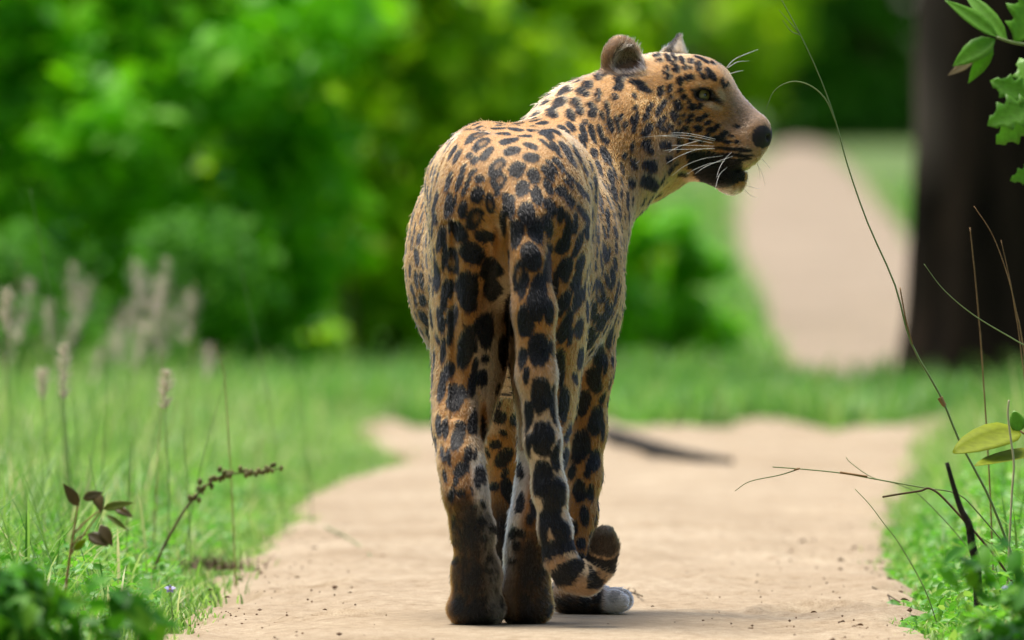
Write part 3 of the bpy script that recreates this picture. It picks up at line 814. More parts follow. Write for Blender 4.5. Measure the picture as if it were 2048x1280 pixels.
# ---- fur
NF = 420000
tri = np.vstack([LQ[:, [0, 1, 2]], LQ[:, [0, 2, 3]]])
A, B, C_ = LV[tri[:, 0]], LV[tri[:, 1]], LV[tri[:, 2]]
ar = np.linalg.norm(np.cross(B - A, C_ - A), axis=1)
hw = np.where(A[:, 0] > .17, 2.2, 1.0)          # denser on the head
ti = rng.choice(len(tri), NF, p=ar * hw / (ar * hw).sum())
r1, r2 = np.sqrt(rng.random(NF)), rng.random(NF)
w0, w1, w2 = 1 - r1, r1 * (1 - r2), r1 * r2
fp = A[ti] * w0[:, None] + B[ti] * w1[:, None] + C_[ti] * w2[:, None]
fnn = grad_at(fp)
fD, fFL, fRW = classify(fp)
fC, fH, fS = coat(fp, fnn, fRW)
keep = fH > .5
fp, fnn, fD, fFL, fC, fRW = fp[keep], fnn[keep], fD[keep], fFL[keep], fC[keep], fRW[keep]
NF = len(fp)
lean = fD + np.stack([vnoise(fp, 25, 11), vnoise(fp, 25, 12), vnoise(fp, 25, 13)], -1) * .30 + rng.normal(0, .16, (NF, 3))
lean -= (lean * fnn).sum(1)[:, None] * fnn
lean /= np.linalg.norm(lean, axis=1)[:, None] + 1e-6
ln = fFL * rng.uniform(.65, 1.25, NF)
earin = (fRW[:, REGS.index("ear")] > .5) & (np.abs(ear_cut.ev(fp)) < .0022)
fC[earin] = np.where(rng.random(earin.sum())[:, None] < .85, CREAM * 1.3, np.array([.05, .028, .014]))
ln = np.where(earin, rng.uniform(.006, .015, NF), ln)
guard = (rng.random(NF) < .022) & (fRW[:, REGS.index("head")] + fRW[:, REGS.index("ear")] < .4); ln = np.where(guard, ln * 1.6, ln)
lift = np.where(earin, .9, .34 + .25 * (fRW[:, REGS.index("head")] > .5)) + rng.normal(0, .10, NF)
lift = np.where(guard, lift + .22, lift)
d0 = lean + fnn * lift[:, None]; d0 /= np.linalg.norm(d0, axis=1)[:, None]
tip = lean + fnn * (lift * .35)[:, None] + np.array([0, 0, -.12]); tip /= np.linalg.norm(tip, axis=1)[:, None]
K = 4
pos = np.zeros((NF, K, 3), np.float32)
cur = fp - fnn * .0008
for k in range(K):
    pos[:, k] = cur
    t = k / (K - 1)
    cur = cur + (d0 * (1 - t) + tip * t) * (ln / (K - 1))[:, None]
pos[:, :, 2] = np.maximum(pos[:, :, 2], .0012)
hc = bpy.data.hair_curves.new("fur")
hc.add_curves([K] * NF)
hc.attributes["position"].data.foreach_set("vector", pos.ravel())
ra = hc.attributes.get("radius") or hc.attributes.new("radius", 'FLOAT', 'POINT')
ra.data.foreach_set("value", np.tile(np.array([.00034, .00032, .00024, .00008], np.float32), NF))
cc_ = hc.attributes.new("coat", 'FLOAT_COLOR', 'CURVE')
fc2 = fC * (rng.uniform(.62, 1.36, NF) * np.where(fRW[:, REGS.index("head")] > .5, rng.uniform(.65, 1.35, NF), 1))[:, None]
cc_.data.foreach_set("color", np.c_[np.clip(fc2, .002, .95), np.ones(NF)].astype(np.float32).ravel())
fur = bpy.data.objects.new("fur", hc); col.objects.link(fur); fur.parent = leopard
fm = bpy.data.materials.new("leopard_fur"); fm.use_nodes = True
ft = fm.node_tree; ft.nodes.remove(ft.nodes["Principled BSDF"])
hb = ft.nodes.new("ShaderNodeBsdfHairPrincipled")
hb.model = 'CHIANG'; hb.parametrization = 'COLOR'
fa = ft.nodes.new("ShaderNodeAttribute"); fa.attribute_name = "coat"
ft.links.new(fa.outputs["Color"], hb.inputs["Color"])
hb.inputs["Roughness"].default_value = .27; hb.inputs["Radial Roughness"].default_value = .5; hb.inputs["IOR"].default_value = 1.42
hb.inputs["Random Roughness"].default_value = .3
ft.links.new(hb.outputs[0], ft.nodes["Material Output"].inputs["Surface"])
hc.materials.append(fm)
print("fur", NF, round(time.time() - T0, 1))

# ---- eyes
def simple(name, c, rough=.5, spec=.5, coat_w=0):
    m, t, b = new_mat(name); b.inputs["Base Color"].default_value = (*c, 1)
    b.inputs["Roughness"].default_value = rough; b.inputs["Specular IOR Level"].default_value = spec
    b.inputs["Coat Weight"].default_value = coat_w; b.inputs["Coat Roughness"].default_value = .04
    return m
M_SCL = simple("eye_white", (.03, .025, .02), .25, .5, 1)
M_IRIS = noise_mat("eye_iris", (.17, .15, .045), (.30, .26, .10), 260, .3, .1)
M_IRIS.node_tree.nodes["Principled BSDF"].inputs["Coat Weight"].default_value = 1.0
M_PUP = simple("eye_pupil", (.004, .004, .004), .15, .5, 1)
def cap(center, d, r, ang0, ang1, rings=6, seg=28):
    d = d / np.linalg.norm(d); a = np.cross(d, [0, 0, 1.0]); a /= np.linalg.norm(a); b = np.cross(d, a)
    V, F = [], []
    for i in range(rings + 1):
        th = ang0 + (ang1 - ang0) * i / rings
        for k in range(seg):
            f = 2 * math.pi * k / seg
            V.append(center + r * (math.cos(th) * d + math.sin(th) * (math.cos(f) * a + math.sin(f) * b)))
    for i in range(rings):
        for k in range(seg):
            k2 = (k + 1) % seg
            F.append((i * seg + k, (i + 1) * seg + k, (i + 1) * seg + k2, i * seg + k2))
    return V, F
for E, D in ((EYE, EYE_DIR), (EYE2, EYE_DIR2)):
    gaze = HF * .62 + (D - HF * (D @ HF)) * .80; gaze /= np.linalg.norm(gaze)
    eye = mesh_obj("eye", *cap(E, gaze, EYE_R, .001, math.pi - .001, 16, 28), M_SCL, leopard, True)
    mesh_obj("iris", *cap(E, gaze, EYE_R + .0005, .16, .66), M_IRIS, eye, True)
    mesh_obj("pupil", *cap(E, gaze, EYE_R + .0006, .001, .20), M_PUP, eye, True)

# ---- whiskers
M_WH = simple("whisker_white", (.85, .82, .76), .3, .5)
wl = [[(1430, 278), (1370, 266), (1310, 267), (1262, 272), (1222, 290)], [(1428, 281), (1365, 270), (1300, 274), (1232, 292)], [(1425, 286), (1370, 276), (1320, 271), (1280, 274)],
      [(1427, 292), (1370, 290), (1310, 292), (1270, 300), (1248, 316)], [(1428, 297), (1380, 298), (1330, 300), (1290, 313), (1270, 326)], [(1426, 296), (1390, 299), (1355, 312), (1330, 326)],
      [(1445, 311), (1405, 317), (1370, 330), (1342, 350)], [(1464, 312), (1430, 324), (1405, 335), (1388, 347)], [(1462, 304), (1448, 318), (1437, 335), (1430, 356)],
      [(1448, 322), (1420, 326), (1390, 337), (1372, 347)], [(1317, 279), (1290, 308), (1260, 340), (1237, 366)], [(1322, 310), (1303, 332), (1287, 348)],
      [(1453, 334), (1438, 348), (1431, 366), (1428, 378)], [(1400, 280), (1360, 291), (1335, 303)]]
for w in wl:
    n_ = len(w)
    pts = [H(x, y, (.056 if w[0][1] < 300 else .036) + (.16 if w[0][1] < 300 else .10) * i / (n_ - 1)) for i, (x, y) in enumerate(w)]
    mesh_obj("whisker", *tube(pts, [.00028, .00026, .00012], 4), M_WH, leopard, True)
for w in ([(1515, 310), (1530, 325), (1541, 338)], [(1508, 322), (1522, 342), (1530, 370)], [(1490, 344), (1496, 356), (1500, 372)], [(1489, 370), (1510, 376), (1520, 377)], [(1486, 376), (1500, 390), (1515, 396)],
          [(1452, 136), (1470, 118), (1500, 105), (1516, 99)], [(1453, 137), (1475, 124), (1498, 122)], [(1458, 148), (1475, 143), (1487, 141)], [(1512, 318), (1518, 340), (1520, 356)]):
    pts = [H(x, y, -.012 - .01 * i) for i, (x, y) in enumerate(w)]
    mesh_obj("whisker", *tube(pts, [.00035, .0003, .00012], 4), M_WH, leopard, True)
print("leopard done", round(time.time() - T0, 1))
# ================================================================== vegetation
def unit(v): return v / (np.linalg.norm(v, axis=-1, keepdims=True) + 1e-9)

def blades(base, h, w, lean, seed):
    """curved grass blades; one triangle strip each"""
    r = np.random.default_rng(seed); n = len(base)
    az = r.uniform(0, 2 * math.pi, n); d = np.stack([np.cos(az), np.sin(az), np.zeros(n)], -1)
    side = np.stack([-np.sin(az + r.normal(0, .6, n)), np.cos(az), np.zeros(n)], -1); side = unit(side)
    L = (h * r.uniform(.5, 1.25, n)); ln = lean * r.uniform(.2, 1.3, n); W = w * r.uniform(.6, 1.3, n)
    V = np.zeros((n, 7, 3), np.float32)
    for i, t in enumerate((0, .4, .75)):
        c = base + d * (L * ln * t ** 1.8)[:, None] + np.array([0, 0, 1.]) * (L * t * (1 - .35 * ln * t))[:, None]
        wd = (W * (1 - .55 * t))[:, None] * side
        V[:, 2 * i], V[:, 2 * i + 1] = c - wd, c + wd
    V[:, 6] = base + d * (L * ln)[:, None] + np.array([0, 0, 1.]) * (L * (1 - .35 * ln))[:, None]
    T = np.array([(0, 1, 3), (0, 3, 2), (2, 3, 5), (2, 5, 4), (4, 5, 6)])
    F = (np.arange(n)[:, None, None] * 7 + T[None]).reshape(-1, 3)
    return V.reshape(-1, 3), F

def leaves(cen, size, nrm, seed, asp=.5, fold=.25, droop=.3):
    """folded pointed leaves, 8 triangles each; nrm: rough facing"""
    r = np.random.default_rng(seed); n = len(cen)
    nr = unit(nrm + r.normal(0, .55, (n, 3)))
    ax = unit(np.cross(nr, r.normal(0, 1, (n, 3)))); sd = np.cross(nr, ax)
    L = (size * r.uniform(.6, 1.3, n))[:, None]; W = L * asp * r.uniform(.8, 1.2, (n, 1)) * .5
    def pt(t, s): return cen + ax * L * (t - .5) + sd * W * s + nr * (abs(s) * fold * W - droop * L * (t - .3) ** 2)
    V = np.stack([pt(0, 0), pt(.28, -.85), pt(.28, 0), pt(.28, .85), pt(.65, -.8), pt(.65, 0), pt(.65, .8), pt(1, 0)], 1)
    T = np.array([(0, 2, 1), (0, 3, 2), (1, 2, 5), (1, 5, 4), (2, 3, 6), (2, 6, 5), (4, 5, 7), (5, 6, 7)])
    F = (np.arange(n)[:, None, None] * 8 + T[None]).reshape(-1, 3)
    return V.reshape(-1, 3).astype(np.float32), F

M_GRASS = foliage_mat("grass_green", (.07, .23, .016), (.30, .51, .085), (.58, .55, .26), .42, .5)
M_GRASSF = foliage_mat("grass_far", (.09, .27, .03), (.20, .42, .06), (.34, .42, .12), .45, .5)
M_WEED = foliage_mat("weed_green", (.08, .30, .015), (.18, .48, .03), (.34, .52, .08), .38, .5)
M_BUSHA = foliage_mat("bush_leaf_cool", (.09, .38, .001), (.26, .76, .002), (.30, .74, .03), .42, .55, .25)
M_BUSHB = foliage_mat("bush_leaf_warm", (.18, .42, .001), (.50, .80, .002), (.56, .80, .02), .42, .55, .25)
M_BUSHD = foliage_mat("bush_leaf_dark", (.030, .14, .004), (.09, .32, .008), (.15, .40, .03), .6, .45, .15)
M_FGD = foliage_mat("shrub_leaf_dark", (.022, .13, .004), (.07, .30, .006), (.16, .40, .02), .5, .45, .25)
M_STEM = noise_mat("stem_brown", (.07, .05, .025), (.15, .10, .05), 60, .8)
M_BARK = None

def scatter(n, y0, y1, xf0, xf1, seed, keepf):
    r = np.random.default_rng(seed)
    Y = r.uniform(y0, y1, n * 3); X = xf0(Y) + (xf1(Y) - xf0(Y)) * r.random(n * 3)
    k = keepf(X, Y, r); X, Y = X[k][:n], Y[k][:n]
    return np.stack([X, Y, ground_z(Y) - .018], -1)
frame = lambda Y: .706 * (1 + Y / CAM_D)
def fill(X, Y, r):
    d = track_side(X, Y)
    clump = fbm2(X, Y, 6, 77, 3)
    return (d + .05 * clump < r.uniform(-.05, .045, len(X)) ) & (clump > r.uniform(-1.3, .9, len(X)))
b1 = scatter(72000, -3.2, 17, lambda Y: -frame(Y) - .35, lambda Y: np.interp(Y, NE_Y, NE_L) + .06, 1, fill)
b2 = scatter(44000, -3.2, 16, lambda Y: np.interp(Y, NE_Y, NE_R) - .06, lambda Y: frame(Y) + .40, 2, fill)
hgt = lambda b: .05 + np.where(b[:, 0] < 0, .045 * np.clip((-b[:, 0] - .42) / .4, 0, 1), .05 * np.clip((b[:, 0] - .58) / .2, 0, 1)) + .015 * fbm2(b[:, 0], b[:, 1], 3, 9)
bb = np.vstack([b1, b2])
dns = np.clip(-track_side(bb[:, 0], bb[:, 1]) / .2, 0, 1)
hh = hgt(bb) * (.45 + .55 * dns); tall = rng.random(len(bb)) < np.where(bb[:, 0] < 0, .10, .05) * dns; hh = np.where(tall, hh * rng.uniform(1.6, 2.6, len(bb)), hh)
V1, F1 = blades(bb, hh, .0019 + .0006 * tall, .8, 5)
o = mesh_obj("meadow_grass", V1, F1, M_GRASS, None, True)
tag(o, "short bright green grass growing on both sides of the sandy track", "grass", kind="stuff")
b3 = scatter(52000, NE_Y[-1] - 2.0, 48, lambda Y: -frame(Y) - .6, lambda Y: frame(Y) + .8, 3, lambda X, Y, r: (Y > NE_Y[-1] + end_warp(X) - .15) & (far_side(X, Y) < r.uniform(-.08, .04, len(X))) & (r.random(len(X)) < np.clip(14 / (Y - 9), .1, 1)))
V1, F1 = blades(b3, .09 + .03 * rng.random(len(b3)), .0035 + .0002 * b3[:, 1], .7, 6)
o = mesh_obj("far_meadow_grass", V1, F1, M_GRASSF, None, True)
tag(o, "blurred green meadow grass beyond the end of the near sand", "grass", kind="stuff")
b4 = scatter(42000, -8, 22, lambda Y: -5.0 + 0 * Y, lambda Y: 5.0 + 0 * Y, 4, lambda X, Y, r: (np.abs(X) > frame(Y) + .25) & (track_side(X, Y) < -.05) & (r.random(len(X)) < np.clip(2.2 / np.abs(X), 0, 1)))
V1, F1 = blades(b4, .10 + .04 * rng.random(len(b4)), np.full(len(b4), .0045), .8, 7)
o = mesh_obj("outer_meadow_grass", V1, F1, M_GRASSF, None, True)
tag(o, "coarser green grass of the open meadow away from the track", "grass", kind="stuff")
# low leafy weeds in the grass
w1 = scatter(9000, -3, 9, lambda Y: -frame(Y) - .3, lambda Y: np.interp(Y, NE_Y, NE_L) - .05, 11, lambda X, Y, r: fbm2(X, Y, 3.5, 8, 2) > .05)
w2 = scatter(13000, -3, 8, lambda Y: np.interp(Y, NE_Y, NE_R) - .02, lambda Y: frame(Y) + .3, 12, lambda X, Y, r: fbm2(X, Y, 4, 18, 2) > -.25)
ww = np.vstack([w1, w2]); edge = np.clip(-track_side(ww[:, 0], ww[:, 1]) / .15, .1, 1)
ww[:, 2] += rng.uniform(.004, .085, len(ww)) * edge * np.where(ww[:, 0] > 0, 1.5, 1)
V1, F1 = leaves(ww, np.full(len(ww), .020), np.tile([0, -.2, 1.0], (len(ww), 1)), 13, .55)
o = mesh_obj("low_weeds", V1, F1, M_WEED, None, True)
tag(o, "small leafed green weeds spreading low through the trackside grass", "weeds", kind="stuff")
print("grass", round(time.time() - T0, 1))

def bush(name, label, group, X, Y, w, h, n, size, mat, seed, zmin=.02, dep=.6, asp=.55, clumps=26, stems=7):
    r = np.random.default_rng(seed)
    z0 = float(ground_z(Y)) - .02
    root = empty(name, (X, Y, z0))
    tag(root, label, "bush", group)
    cl = []
    for k in range(clumps):
        a, t = r.uniform(0, 2 * math.pi), r.random() ** .6
        zz = zmin + (h - zmin) * r.random() ** .9
        taper = 1 - .45 * max(0, zz / h - .45)
        cl.append((math.cos(a) * t * w * .5 * taper, math.sin(a) * t * dep * .5 * taper, zz, r.uniform(.10, .23) * w))
    cl = np.array(cl); k = r.integers(0, clumps, n)
    d = unit(r.normal(0, 1, (n, 3))) * (r.random((n, 1)) ** .45)
    c = cl[k, :3] + d * cl[k, 3:4] * np.array([1, .9, .75])
    c[:, 2] = np.maximum(c[:, 2], .01)
    V, F = leaves(c, np.full(n, size), d * .7 + np.array([0, -.25, .75]), seed + 1, asp)
    mesh_obj("foliage", V, F, mat, root, True)
    parts = []
    for k in range(stems):
        e = cl[r.integers(0, clumps)]
        b = np.array([r.normal(0, .08) * w, r.normal(0, .08), 0])
        parts.append(tube([b, b * .6 + e[:3] * .4 + r.normal(0, .03, 3), e[:3]], [.012 * h, .004 * h], 6))
    mesh_obj("stem", *merge(parts), M_STEM, root, True)
    return root
WALL = "bushes behind the meadow"
wall = [("tall cool green bush behind the outermost pinkish seed heads", -1.6, 20.6, 1.3, 1.35, 7500, .085, M_BUSHA),
        ("bright cool green bush directly behind the massed pinkish seed heads", -.9, 20.4, 1.2, 1.25, 8000, .08, M_BUSHA),
        ("warm green bush in mid thicket row, just clear of the leopard's flank", -.36, 21.3, 1.1, 1.2, 7500, .08, M_BUSHB),
        ("warm yellow green bush rising directly behind the leopard's rump", -.05, 21.8, .85, 1.15, 6000, .085, M_BUSHB)]
wall += [("rounded cool green bush at the outer end of the thicket row", -2.7, 21.4, 1.4, 1.3, 4500, .095, M_BUSHA), ("warm green bush growing behind the big dark trunk", 2.5, 23.5, 1.3, 1.3, 4500, .095, M_BUSHB)]
for i, (lb, X, Y, w, h, n, s, m) in enumerate(wall):
    bush("thicket_bush", lb, WALL, X, Y, w, h, n, s, m, 100 + i * 3)
bush("low_bush", "low dark green bush below the leopard's chin beside the far path", None, .31, 21.5, .42, .42, 3600, .06, M_BUSHA, 140)
bush("low_bush", "knee high dark bush at the foot of the thicket behind the seed heads", None, -1.05, 18.6, 1.1, .36, 3500, .05, M_BUSHD, 143, clumps=16)
back = [("shaded bush filling the gap behind the first two thicket bushes", -1.4, 27, 2.2, 1.6, 6000, .12, M_BUSHA),
        ("broad yellow green bush rising behind the leopard's neck", -.40, 29, 1.6, 1.7, 6500, .12, M_BUSHB),
        ("far yellow green bush seen past the leopard's forehead and nose", .95, 70, 1.7, 2.1, 5500, .2, M_BUSHB)]
for i, (lb, X, Y, w, h, n, s, m) in enumerate(back):
    bush("back_bush", lb, "bushes of the second row", X, Y, w, h, n, s, m, 160 + i * 3, dep=1.2)
end = [("dark shaded bush closing the far path on its near tree side", 3.6, 74, 2.4, 3.2, 5000, .2, M_BUSHD),
       ("dim olive bush where the far path disappears", 1.9, 72, 2.2, 3.0, 5500, .2, M_BUSHD),
       ("green bush far off between the path's end and the yellow green bush", -.9, 70, 2.4, 2.4, 5000, .2, M_BUSHB)]
for i, (lb, X, Y, w, h, n, s, m) in enumerate(end):
    bush("distant_bush", lb, "bushes at the end of the path", X, Y, w, h, int(n * 1.7), s, m, 190 + i * 3, dep=1.6, clumps=44)
bush("foreground_shrub", "dark blurred leafy shrub at the foot of the brown leaved sapling", None, -.66, -3.1, .44, .150, 1100, .042, M_FGD, 220, dep=.5, clumps=18, stems=9)
bush("foreground_shrub", "dark blurred low shrub beside the charred stick", None, .68, -2.4, .30, .15, 700, .036, M_FGD, 230, dep=.4, clumps=14, stems=6)
# unseen woodland behind and beside the viewpoint, added to block sky light
M_SKYBLOCK = foliage_mat("sky_block_leaf", (.02, .07, .008), (.05, .15, .015), None, .6, .2, .2)
for i, (X, Y, w, h) in enumerate([(-4, -36, 11, 13), (5, -35, 11, 13), (-5, -9, 9, 10), (5.5, -9.5, 9, 10.5), (-5, -15, 9, 11), (5.5, -16, 9, 11), (-6, -22, 9, 11), (6.5, -23, 9, 11), (-14, 3, 9, 9), (15, 2, 9, 10)]):
    r = np.random.default_rng(500 + i); t_ = empty("sky_block_tree", (X, Y, -.05))
    tag(t_, "unseen tall leafy tree added to block sky light from behind", "tree", "unseen trees added to block sky light")
    mesh_obj("trunk", *tube([(0, 0, 0), (.1, .1, h * .4), (0, .2, h * .8)], [.28, .2, .08], 10), M_STEM, t_, True)
    cl = np.stack([r.normal(0, .26, 22) * w, r.normal(0, .16, 22) * w, r.uniform(.08 if abs(X) > 10 or Y < -30 else .42, .95, 22) * h], -1)
    k = r.integers(0, 22, 3200); c = cl[k] + unit(r.normal(0, 1, (3200, 3))) * r.random((3200, 1)) ** .5 * w * .2
    c[:, 2] = np.maximum(c[:, 2], .2 if abs(X) > 10 or Y < -30 else 2.6 + r.random(3200))
    V, F = leaves(c, np.full(3200, .75), np.tile([0, 0, 1.0], (3200, 1)), 520 + i, .6)
    mesh_obj("crown", V, F, M_SKYBLOCK, t_, True)
print("bushes", round(time.time() - T0, 1))

# ------------------------------------------------------------------ the big tree
def bark_mat():
    m, t, b = new_mat("tree_bark")
    tc = t.nodes.new("ShaderNodeTexCoord")
    mp = t.nodes.new("ShaderNodeMapping"); mp.inputs["Scale"].default_value = (9, 9, 2)
    n = t.nodes.new("ShaderNodeTexNoise"); n.inputs["Scale"].default_value = 1.6; n.inputs["Detail"].default_value = 8
    r = t.nodes.new("ShaderNodeValToRGB"); e = r.color_ramp.elements
    e[0].position, e[1].position = .35, .7
    e[0].color, e[1].color = (.010, .007, .004, 1), (.034, .021, .012, 1)
    t.links.new(tc.outputs["Object"], mp.inputs[0]); t.links.new(mp.outputs[0], n.inputs[0]); t.links.new(n.outputs[0], r.inputs[0])
    at_ = t.nodes.new("ShaderNodeAttribute"); at_.attribute_name = "lit_edge"
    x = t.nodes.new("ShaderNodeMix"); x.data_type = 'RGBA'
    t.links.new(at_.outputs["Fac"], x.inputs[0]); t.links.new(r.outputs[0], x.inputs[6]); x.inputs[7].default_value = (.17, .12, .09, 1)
    t.links.new(x.outputs[2], b.inputs["Base Color"]); b.inputs["Roughness"].default_value = .95; b.inputs["Specular IOR Level"].default_value = .05
    bp = t.nodes.new("ShaderNodeBump"); bp.inputs["Strength"].default_value = .8; bp.inputs["Distance"].default_value = .02
    t.links.new(n.outputs[0], bp.inputs["Height"]); t.links.new(bp.outputs[0], b.inputs["Normal"])
    return m
M_BARK = bark_mat()
TX, TY = 1.275, 19.0
tz = float(ground_z(TY))
tree = empty("broad_tree", (TX, TY, tz - .03)); tag(tree, "thick dark trunked tree standing beside the far sand path", "tree")
V, F, LI = [], [], []
nz, na = 60, 72
for i in range(nz + 1):
    z = 4.2 * i / nz
    for k in range(na):
        a = 2 * math.pi * k / na
        r = .305 - .02 * z + .12 * math.exp(-z / .10) * (1 + .5 * math.cos(5 * a + .4)) + .008 * math.sin(11 * a + 2 * z) + .010 * math.sin(5 * a - 3 * z)
        r += .004 * math.sin(31 * a + 9 * math.sin(3 * z))
        V.append((r * math.cos(a), r * math.sin(a), z))
        la = math.exp(-((a - math.pi * 1.10) / .30) ** 2) * min(1, max(0, (z - .52) / .15)) * (.75 + .4 * math.sin(7 * z + 3 * a))  # pale lit edge painted onto the upper trunk
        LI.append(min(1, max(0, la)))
for i in range(nz):
    for k in range(na):
        k2 = (k + 1) % na
        F.append((i * na + k, i * na + k2, (i + 1) * na + k2, (i + 1) * na + k))
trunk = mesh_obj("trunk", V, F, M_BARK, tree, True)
la_ = trunk.data.attributes.new("lit_edge", 'FLOAT', 'POINT'); la_.data.foreach_set("value", np.array(LI, np.float32))
tips = []
for k in range(7):
    a = k * 2 * math.pi / 7 + .3; L = rng.uniform(1.2, 1.9)
    p0 = np.array([.1 * math.cos(a), .1 * math.sin(a), 3.8 + .05 * k]); p1 = p0 + np.array([math.cos(a) * L * .5, math.sin(a) * L * .5, .7]); p2 = p1 + np.array([math.cos(a) * L * .6, math.sin(a) * L * .6, .6])
    mesh_obj("limb", *tube([p0, p1, p2], [.13, .08, .03], 10), M_BARK, tree, True); tips += [p1, p2]
tips = np.array(tips); kk = rng.integers(0, len(tips), 5000)
cc = tips[kk] + unit(rng.normal(0, 1, (5000, 3))) * rng.random((5000, 1)) ** .5 * np.array([.7, .7, .45])
V, F = leaves(cc, np.full(5000, .13), np.tile([0, 0, 1.0], (5000, 1)), 300, .5)
mesh_obj("crown", V, F, M_BUSHD, tree, True)

# ------------------------------------------------------------------ grasses that stand out
M_CULM = foliage_mat("culm_green", (.16, .24, .07), (.22, .30, .09), None, .5, .2)
M_DRY = noise_mat("culm_dry", (.22, .12, .05), (.36, .22, .10), 40, .7)
M_SEED = foliage_mat("seed_bristle", (.50, .44, .30), (.68, .58, .44), (.70, .55, .46), .6, .5)
M_PINK = foliage_mat("seed_bristle_pink", (.62, .47, .37), (.78, .62, .53), (.8, .66, .56), .6, .5)
def bristle_head(base, top, width, n, seed):
    r = np.random.default_rng(seed); base, top = np.asarray(base), np.asarray(top); L = np.linalg.norm(top - base)
    t = r.random(n); az = r.uniform(0, 2 * math.pi, n)
    d = np.stack([np.cos(az), np.sin(az), np.full(n, .75)], -1); d = unit(d)
    c = base + (top - base) * t[:, None]
    ln = width * (.5 + .5 * np.sin(math.pi * np.clip(t * .9 + .08, 0, 1)))
    s = unit(np.cross(d, [0.3, 1.0, .1])) * .0007
    V = np.stack([c - s, c + s, c + d * ln[:, None]], 1).reshape(-1, 3)
    return V, np.arange(3 * n).reshape(-1, 3)
def seed_grass(x, ytop, ybot, Y, mat, label, group, wd=.017, lean=0, n=420, seed=0):
    top = P(x, ytop, Y); hb = P(x - lean * .5, ybot, Y); base = np.array([hb[0] - lean / 1450 * 1.5 + .01, Y, float(ground_z(Y)) - .02])
    root = empty("grass_seed_stalk", base); tag(root, label, "grass stalk", group)
    mesh_obj("stalk", *tube([base * 0, (hb - base) * .5 + np.array([.006, 0, 0]), hb - base, top - base], [.0013, .001, .0005], 5), M_CULM, root, True)
    V, F = bristle_head(hb - base, top - base, wd, n, seed)
    mesh_obj("seed_head", V, F, mat, root)
    r = np.random.default_rng(seed + 5)
    bl, bf = blades(r.normal(0, .008, (5, 3)) * [1, 1, 0], .13, .0022 + np.zeros(5), .9, seed + 9)
    mesh_obj("blade", bl, bf, M_GRASS, root, True)
NEARG = "sharp feathery seed heads in the grass"
for i, (x, yt, yb, Y, ln) in enumerate([(127, 688, 800, 3.5, 0), (333, 742, 820, 3.0, 8), (85, 738, 800, 4.5, 0), (15, 575, 665, 5.0, 6)]):
    lb = ["tall cream feathery seed head standing upright in the grass", "short cream feathery seed head behind the dry seed spray", "small cream seed head beside the tallest cream one", "leaning cream seed head at the meadow's outer side"][i]
    seed_grass(x, yt, yb, Y, M_SEED, lb, NEARG, .024, ln, 150, 400 + i)
FARG = "blurred pinkish seed heads"
fx = [(60, 560, 690), (35, 640, 740), (145, 530, 650), (150, 640, 740), (255, 610, 720), (285, 560, 680), (305, 600, 700), (335, 520, 640), (350, 620, 720), (228, 650, 740), (385, 580, 690), (95, 600, 700), (318, 560, 660), (205, 690, 770), (420, 690, 760), (295, 640, 740), (180, 560, 660), (270, 520, 620)]
for i, (x, yt, yb) in enumerate(fx):
    seed_grass(x, yt, yb, 9.5 + (i * 37 % 50) / 14, M_PINK, "blurred pinkish feathery seed head in front of the thicket", FARG, rng.uniform(.03, .05), rng.uniform(-25, 60), 55, 430 + i)

def culm(name, label, cat, pts, Y, r0, r1, mat, extra=(), group=None, ground=True):
    pts = [P(x, y, Y) for x, y in pts]
    base = pts[-1].copy()
    if ground:
        gz = float(ground_z(Y)) - .02; d_ = pts[-1] - pts[-2]; drop = pts[-1][2] - gz
        run = np.clip(d_[0] / max(1e-4, -d_[2]) * drop * .6, -.12, .12) if d_[2] < 0 else .05
        base = np.array([pts[-1][0] + run, Y, gz]); pts = pts + [pts[-1] * .5 + base * .5 + np.array([run * .12, 0, 0]), base]
    root = empty(name, base); tag(root, label, cat, group)
    mesh_obj("stem", *tube([p - base for p in pts][::-1], [r0, r1], 5, 40), mat, root, True)
    for nm, q, a, b, m2 in extra:
        mesh_obj(nm, *tube([P(x, y, Y) - base for x, y in q], [a, b], 5, 24), m2, root, True)
    return root
culm("grass_stalk", "tallest thin grass stalk arching up past the leopard's nose", "grass stalk",
     [(1555, -15), (1600, 68), (1642, 160), (1672, 245), (1695, 330), (1735, 445), (1790, 570), (1822, 685), (1880, 790), (1918, 880), (1950, 940), (1985, 1010)], .35, .0022, .0006, M_CULM,
     [("blade", [(1672, 245), (1652, 200), (1622, 172), (1585, 163), (1550, 180), (1532, 218)], .0012, .0004, M_CULM), ("seed_twig", [(1600, 68), (1580, 45), (1558, 20)], .0008, .0003, M_CULM),
      ("seed_twig", [(1600, 70), (1582, 62), (1565, 40)], .0008, .0003, M_CULM), ("sheath", [(1880, 795), (1886, 806), (1890, 812)], .0042, .0030, M_DRY), ("sheath", [(1800, 575), (1812, 640), (1825, 690)], .0010, .0014, M_DRY)])
culm("grass_stalk", "grass blade bowing across the dark trunk at knee height", "grass stalk", [(1848, 528), (1888, 580), (1950, 632), (2040, 686), (2090, 720)], .5, .0016, .0004, M_CULM)
culm("grass_stalk", "reddish dry stalk standing before the dark trunk's middle", "grass stalk", [(1940, 455), (1950, 550), (1958, 640), (1963, 700)], 1.2, .0014, .0006, M_DRY)
culm("grass_stalk", "slender brown stalk curving up in front of the trunk", "grass stalk", [(1948, 412), (1985, 470), (2015, 550), (2032, 620), (2046, 690)], .8, .0015, .0004, M_DRY)
culm("grass_stalk", "short brown stalk next to the slender curving one", "grass stalk", [(2002, 480), (2020, 560), (2030, 620), (2042, 700)], .9, .0012, .0004, M_DRY)
